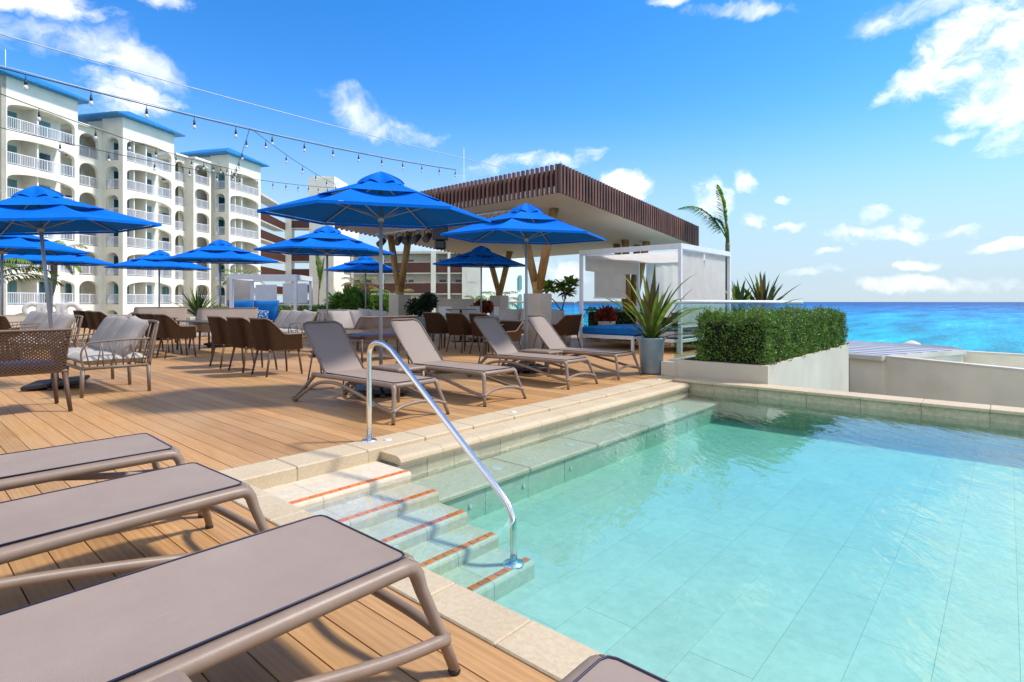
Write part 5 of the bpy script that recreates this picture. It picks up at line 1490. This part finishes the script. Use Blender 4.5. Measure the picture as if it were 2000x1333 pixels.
def np_mesh(name, v, f, m, parent=None, loc=None, kind=None):
    me = bpy.data.meshes.new(name)
    me.vertices.add(len(v)); me.vertices.foreach_set('co', v.astype(np.float32).ravel())
    k = f.shape[1]
    me.loops.add(len(f)*k); me.loops.foreach_set('vertex_index', f.astype(np.int32).ravel())
    me.polygons.add(len(f)); me.polygons.foreach_set('loop_start', (np.arange(len(f))*k).astype(np.int32)); me.polygons.foreach_set('loop_total', np.full(len(f),k,np.int32))
    me.materials.append(m); me.update(calc_edges=True)
    o = bpy.data.objects.new(name, me); COL.objects.link(o)
    if parent: o.parent = parent
    if loc: o.location = loc
    if kind: o['kind'] = kind
    return o
def box_hedge(label, x0,y0,z0,x1,y1,z1, n, ln=.045, wd=.026, m='leaf_hedge', flowers=0, seed=1, name='hedge', category='hedge'):
    t = thing(name, label, category, (x0,y0,0)); W,Dp,H = x1-x0,y1-y0,z1-z0
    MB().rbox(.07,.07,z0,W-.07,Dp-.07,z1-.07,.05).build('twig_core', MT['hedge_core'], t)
    rg = np.random.default_rng(seed)
    areas = np.array([W*Dp*1.3, W*H, W*H, Dp*H, Dp*H]); ch = rg.choice(5,n,p=areas/areas.sum())
    u = rg.random((n,3)); P = np.empty((n,3)); Nn = np.zeros((n,3))
    lump = lambda a,b: .035*np.sin(a*7.3+b*3.1)+.03*np.sin(a*15.7-b*11.3+2)+.02*np.sin(a*31+b*27)
    dep = rg.random(n)**1.6*.11
    for k,(ax,sg) in enumerate(((2,1),(1,-1),(1,1),(0,-1),(0,1))):
        q = ch==k; c = np.stack([u[q,0]*W, u[q,1]*Dp, z0+u[q,2]*H],1); Nn[q,ax] = sg
        lo = (0,0,z0)[ax]; hi = (W,Dp,z1)[ax]; o1,o2 = [i for i in range(3) if i!=ax]
        c[:,ax] = (hi if sg>0 else lo) + sg*(lump(c[:,o1],c[:,o2])-dep[q]) ; P[q] = c
    # round the long edges a little
    v,f = leaf_cloud(P, Nn*.8+np.array([0,0,.35]), ln, wd, seed, .6)
    np_mesh('foliage', v, f, MT[m], t)
    sh = rg.choice(n, n//60); vv = []
    for j in range(7):
        v2,f2 = leaf_cloud(P[sh]+Nn[sh]*(.015+.012*j)+np.array([0,0,.004*j]), Nn[sh]*.5+np.array([0,0,.6]), ln, wd, seed+20+j, .7); vv.append((v2,f2))
    off = 0; V_ = []; F_ = []
    for v2,f2 in vv: V_.append(v2); F_.append(f2+off); off += len(v2)
    np_mesh('stray_shoots', np.concatenate(V_), np.concatenate(F_), MT[m], t)
    if flowers:
        q = rg.choice(n, flowers); v,f = leaf_cloud(P[q]+Nn[q]*.035, Nn[q], .03, .028, seed+5, .5)
        np_mesh('blossom', v, f, MT['flower'], t)
    return t
def bush(parent, c, r, n, ln, wd, m, seed, flat=.8, name='foliage', clumps=9):
    rg = np.random.default_rng(seed); c = np.array(c,float)
    cc = rg.normal(0,1,(clumps,3)); cc /= np.linalg.norm(cc,axis=1)[:,None]; cc *= rg.uniform(.3,.75,clumps)[:,None]; cc[:,2] = abs(cc[:,2])*flat
    k = rg.integers(0,clumps,n); d = rg.normal(0,1,(n,3)); d /= np.linalg.norm(d,axis=1)[:,None]
    rr = rg.uniform(.25,.45,clumps)[k]*rg.random(n)**.4
    P = c + (cc[k]+d*rr[:,None])*r
    v,f = leaf_cloud(P, d+np.array([0,0,.2]), ln, wd, seed, .5)
    return np_mesh(name, v, f, MT[m], parent)

def frond(ln, az, el, droop, lf, wind=(0,0,0), nl=26, seed=0, w=.035, hang=.5):
    "palm frond: arching midrib with leaflets on both sides"
    R = random.Random(seed); m = MB(); p = Vector((0,0,0)); d = Vector((cos(az)*cos(el), sin(az)*cos(el), sin(el)))
    pts = [p]; ds = [d]; n = 14; wv = Vector(wind)
    for i in range(n):
        t = i/n; p = p + d*ln/n; d = (d + Vector((0,0,-droop*(.2+t)/n*2)) + wv*(t*.12)).normalized(); pts.append(p); ds.append(d)
    m.tube(pts, [.018*(1-i/(n+1))+.003 for i in range(n+1)], 5)
    for k in range(nl):
        t = .12+.87*k/nl; i = min(n-1,int(t*n)); q = pts[i].lerp(pts[i+1], t*n-i); dd = ds[i]
        side = dd.cross(Vector((0,0,1)));
        if side.length < .1: side = Vector((1,0,0))
        side.normalize(); L_ = lf*(sin(pi*min(1,.18+t*.86))**.6)*R.uniform(.85,1.1)
        for s in (-1,1):
            dr = (side*s + dd*(.55+.5*t) + Vector((0,0,-hang*.5)) + wv*.9 + Vector((R.uniform(-.1,.1),)*3)).normalized()
            b0 = q; b1 = q+dr*L_*.5; dr2 = (dr+Vector((0,0,-hang))+wv*.3).normalized(); b2 = b1+dr2*L_*.5
            sd = dr.cross(Vector((0,0,1)));
            if sd.length < .05: sd = Vector((0,1,0))
            sd = sd.normalized()*w*.5
            upv = Vector((0,0,w*.15))
            m.add([b0-sd*.5,b0+sd*.5,b1+sd+upv,b1-sd+upv,b2],[(0,1,2,3),(3,2,4)])
    return m
def trunk(pts, r0, r1, parent, m='trunk'):
    P = smoothpath(pts,4); n = len(P)
    rr = [(r0+(r1-r0)*i/(n-1))*(1+.06*(i%2)) for i in range(n)]
    return MB().tube(P, rr, 10).build('trunk', MT[m], parent)

# clipped hedge in its planter
box_hedge('clipped dark green box hedge with tiny pink blossoms beside the pool', -3.70,8.66,.26,-2.66,13.95,.96, 64000, .038,.024,'leaf_hedge',260,3)
box_hedge('low green hedge behind the white cabana', -10.4,15.40,0,-4.9,15.66,.95, 9000,.06,.035,'leaf_bush',0,5)
p = D(380,23.2); q = D(560,24)
box_hedge('low green hedge beyond the blue sofa and the sofas', p.x,p.y,0,p.x+7.5,p.y+.7,.92, 14000,.08,.05,'leaf_bush',0,9).rotation_euler = (0,0,YAW)

# the big potted bromeliad: every leaf a part
pp = G(1272,730)
pot = thing('potted_plant', 'big blue grey pot with long arching green strap leaves', 'potted plant', (pp.x,pp.y,0))
MB().lathe([(0,.01),(.165,.01),(.175,.03),(.215,.55),(.235,.58),(.238,.605),(.215,.605),(.205,.56),(0,.56)],28).build('pot', MT['pot'], pot)
MB().lathe([(.2,.565),(0,.57)],16).build('soil', MT['earth'], pot)
strap_plant(pot, 27, .85, 1.28, .10, ['leaf_a','leaf_a','leaf_a','leaf_b','leaf_c'], 17, 42, 86, .95, .08, .57)
strap_plant(pot, 14, .40, .7, .06, ['leaf_b','leaf_b','leaf_c'], 19, 15, 60, 1.2, .08, .57)
for az,el,ln,w_ in ((YAW+.15,44,1.15,.11),(YAW-.1,68,1.38,.08),(YAW+2.6,55,1.1,.10),(YAW+.05,30,1.05,.08),(YAW+2.4,72,1.3,.09)):
    blade(az,radians(el),ln,.9,w_,9,.2,.2,(0,0,.57)).build('leaf', MT['leaf_a'], pot)
for k in range(3): MB().tube([(.03*k-.05,.02*k,.56),(.05*k-.07,.03*k-.02,.85)],[.03,.022],8).build('stem', MT['palm_dry'], pot)

# second bromeliad behind the glass at the right
p = D(1477,16.5)
pl2 = thing('bromeliad', 'reddish green spiky bromeliads above the glass rail, right of the palm', 'plant', (p.x,p.y,0))
MB().rbox(-.8,-.35,0,.8,.35,.55,.02).build('planter_box', MT['white_wall'], pl2)
strap_plant(pl2, 34, .85, 1.35, .12, ['leaf_b','leaf_c','leaf_a','leaf_b'], 21, 28, 86, .35, .08, .85, True, 'leaf', (.15,.12))
strap_plant(pl2, 24, .7, 1.15, .11, ['leaf_b','leaf_b','leaf_a'], 22, 30, 86, .4, .08, .85, True, 'leaf', (-.38,-.3))
bush(pl2,(0,0,.55),.75,1500,.14,.05,'leaf_bush',31)

# palm on the right, fronds blown to the left
p = D(1421,17.2); right = L2W(1,0)
pm = thing('palm_tree', 'slender palm behind the cabana with fronds blown to the left', 'palm tree', (p.x,p.y,0))
trunk([(0,0,0),(0,0,1.0),(.0,0,2.4),(0,0,3.0)],.085,.06,pm)
MB().tube([(0,0,2.95),(0,.0,3.35),tuple(-right*.05+Vector((0,0,3.75)))],[.06,.045,.025],8).build('crownshaft', MT['leaf_a'], pm)
wv = -right*.75
azL = YAW+pi
for (az,el,ln,dr,lf,hang,sd,z0) in ((azL+.1,84,1.45,.25,.62,.30,1,3.40),(azL-.15,62,1.95,1.5,.50,.6,2,3.15),(azL+.25,70,.9,1.5,.34,.6,3,3.2)):
    frond(ln,az,radians(el),dr,lf,wv*.5,46,sd,.062,hang).build('frond', MT['palm'], pm, (-right.x*.04,-right.y*.04,z0))

# left palms
p = D(-55,15)
pm = thing('palm_tree','palm whose green fronds droop in from the left edge', 'palm tree', (p.x,p.y,0))
trunk([(0,0,-4),(0,0,0),(0,0,1.55)],.16,.12,pm)
for k in range(13):
    frond(2.2,YAW-1.1+k*.48,radians(30+22*((k*7)%4)/3),1.25,.55,(0,0,0),30,k,.045,.7).build('frond', MT['palm'], pm, (0,0,1.6))
p = D(88,29)
pm = thing('palm_tree','leaning palm trunk with dry fronds in front of the arched hotel', 'palm tree', (p.x,p.y,0))
trunk([(0,0,-4),(0,0,.3),tuple(right*.45+Vector((0,0,2.2))),tuple(right*.5+Vector((0,0,3.6)))],.15,.11,pm)
for k in range(14):
    frond(1.7,k*.449,radians(50-30*(k%3)),1.6,.5,(0,0,0),24,k+40,.05,.8).build('frond', MT['palm_dry' if k%2 else 'palm'], pm, tuple(right*.5+Vector((0,0,3.6 if k%2 else 3.7))))
def small_palm(px,d,zc,ln,label,n=12,dry=0,seed=0,lf=.4):
    p = D(px,d); pm = thing('palm_tree', label, 'palm tree', (p.x,p.y,0))
    trunk([(0,0,-4),(0,0,0),(.05,0,zc)],.11,.08,pm)
    for k in range(n):
        frond(ln,k*2*pi/n+.2,radians(55-35*(k%3)/2),1.5,lf,(0,0,0),22,seed+k,.045,.7).build('frond', MT['palm_dry' if k < dry else 'palm'], pm, (.05,0,zc))
small_palm(473,34,2.5,1.5,'far palm crown rising above the white pergola',14,2,60,.45)
small_palm(768,30,1.1,1.8,'yellow green palm fronds behind the stage light V column',13,4,80,.5)
small_palm(706,33,2.0,1.5,'dry brown palm behind the green bush, under the dark blue parasol',10,8,90,.5)
small_palm(972,30,1.1,1.5,'green palm fronds beside the farthest V column',12,4,100,.45)
small_palm(926,33,1.15,.95,'small round palm crown left of the farthest V column',12,0,120,.3)

# spiky plant left of the pergola
p = D(386,19.8)
yp = thing('spiky_plant','dark green spiky plant with long pointed leaves beside the white pergola','plant',(p.x,p.y,0))
MB().rbox(-.4,-.4,0,.4,.4,.68,.02).build('planter_box', MT['white_wall'], yp)
strap_plant(yp, 60, .7, 1.15, .065, ['leaf_b','leaf_b','leaf_a'], 41, 12, 88, .35, .08, .7, True)
# pots and shrubs in the middle
def potted(px,d,label,pr,ph,m,r,zc,n,ln,wd,seed,potm='potw',cat='potted plant'):
    p = D(px,d); t = thing('potted_shrub', label, cat, (p.x,p.y,0))
    MB().lathe([(0,.0),(pr*.78,.0),(pr,ph-.03),(pr*1.04,ph),(pr*.9,ph),(pr*.85,ph-.05),(0,ph-.05)],22).build('pot', MT[potm], t)
    bush(t,(0,0,ph+r*.35),r,n,ln,wd,m,seed)
    for k in range(5): MB().tube([(0,0,ph-.05),(.5*r*cos(k*1.3),.5*r*sin(k*1.3),ph+r*.7)],.008,5).build('stem', MT['branch'], t)
    return t
potted(1185,16.9,'red leaved shrub in a white pot behind the blue mattress',.26,.62,'leaf_red',.33,.8,1500,.16,.055,51)
potted(831,17.2,'dark green bushy shrub in a blue grey pot beside the V column planter',.34,.75,'leaf_dark',.62,.9,2600,.12,.06,52,'pot')
potted(946,19.5,'dark red leaved shrub behind the pale metal chairs',.28,.75,'leaf_red',.40,.9,900,.14,.06,53)
# open branched tree with drooping leaves
def open_tree(px,d,label,zb,H,spread,seed,leafm='leaf_bush',lsz=.22):
    p = D(px,d); t = thing('frangipani_tree', label, 'tree', (p.x,p.y,0)); R = random.Random(seed)
    MB().lathe([(0,0),(.22,0),(.27,zb),(.22,zb),(0,zb-.03)],18).build('pot', MT['potw'], t)
    tips = []; br = MB()
    def grow(p,d,l,r,k):
        q = p+d*l; br.tube([p,p.lerp(q,.5)+Vector((R.uniform(-.03,.03),R.uniform(-.03,.03),0)),q],[r,r*.85,r*.7],6)
        if k == 0: tips.append((q,d)); return
        for j in range(2 if R.random()<.6 else 3):
            a = R.uniform(0,2*pi); e = Vector((cos(a),sin(a),R.uniform(.1,.6)))*spread
            grow(q,(d*.7+e).normalized(),l*R.uniform(.7,.9),r*.7,k-1)
    grow(Vector((0,0,zb-.05)),Vector((0,0,1)),H*.32,.03,3)
    br.build('branches', MT['branch'], t)
    lf = MB()
    for q,d in tips:
        for j in range(11):
            b = blade(j*.7+R.random(),radians(R.uniform(-25,55)),lsz*1.25*R.uniform(.8,1.2),1.8,.15,4,.12,0,tuple(q))
            lf.add(b.v,b.f,True)
    lf.build('foliage', MT[leafm], t)
open_tree(1098,15.6,'thin branched frangipani tree left of the cabana post',.50,1.55,1.05,61,'leaf_a',.24)
def leafy_tree(px,d,label,zc,r,seed,n=2600,m='leaf_bush'):
    p = D(px,d); t = thing('frangipani_tree', label, 'tree', (p.x,p.y,0)); R = random.Random(seed)
    MB().lathe([(0,0),(.25,0),(.3,.5),(.25,.5),(0,.47)],18).build('pot', MT['potw'], t)
    br = MB()
    for k in range(7):
        a = k*.9; br.tube([(0,0,.45),(.25*r*cos(a),.25*r*sin(a),zc*.75),(.75*r*cos(a),.75*r*sin(a),zc+.2*R.random())],[.035,.025,.014],6)
    br.build('branches', MT['branch'], t)
    bush(t,(0,0,zc-.1),r,n,.22,.09,m,seed,.7,'foliage',14)
leafy_tree(690,21.3,'bushy green frangipani behind the sofas, under the farthest parasol',1.15,.85,62)
leafy_tree(728,22.3,'second bushy frangipani right of the farthest parasol pole',1.05,.8,63,2200)
# strap plants in the middle ground
for px,d,seed,lab,z,l1 in ((589,21.0,71,'upright spiky plant just right of the white pergola post',.45,1.3),(657,22.0,72,'reddish spiky plant left of the frangipani bush',.55,1.0),(560,21.5,73,'low spiky plant behind the right pergola post',.4,.8)):
    p = D(px,d); t = thing('spiky_plant', lab, 'plant', (p.x,p.y,0))
    strap_plant(t, 26, l1*.65, l1, .06, ['leaf_a','leaf_c','leaf_b'], seed, 40, 88, .3, .08, z, False)
    MB().rbox(-.3,-.3,0,.3,.3,z,.02).build('planter_box', MT['white_wall'], t)
for k,(px,d,r,lab) in enumerate(((608,20.0,.8,'bright green rounded bush behind the bright cushions'),(645,20.6,.75,'bright green bush in the middle behind a parasol pole'))):
    p = D(px,d); t = thing('bush', lab, 'bush', (p.x,p.y,0)); bush(t,(0,0,.45),r,3000,.13,.07,'leaf_bush',81+k); bush(t,(0,0,.1),r,900,.16,.05,'leaf_a',85+k)
p = D(621,23.5); t = thing('young_palm','tall thin young palm with one upright feathery spear','palm tree',(p.x,p.y,0))
MB().tube(smoothpath([(0,0,.3),tuple(right*.04+Vector((0,0,1.6))),tuple(right*.12+Vector((0,0,2.5)))],4),[.02]*9,6).build('trunk', MT['branch'], t)
for k in range(5): frond(1.3,k*1.25,radians(82),.12,.22,(0,0,0),24,k+130,.04,-.3).build('frond', MT['palm'], t, tuple(right*.08+Vector((0,0,1.75+.1*k))))
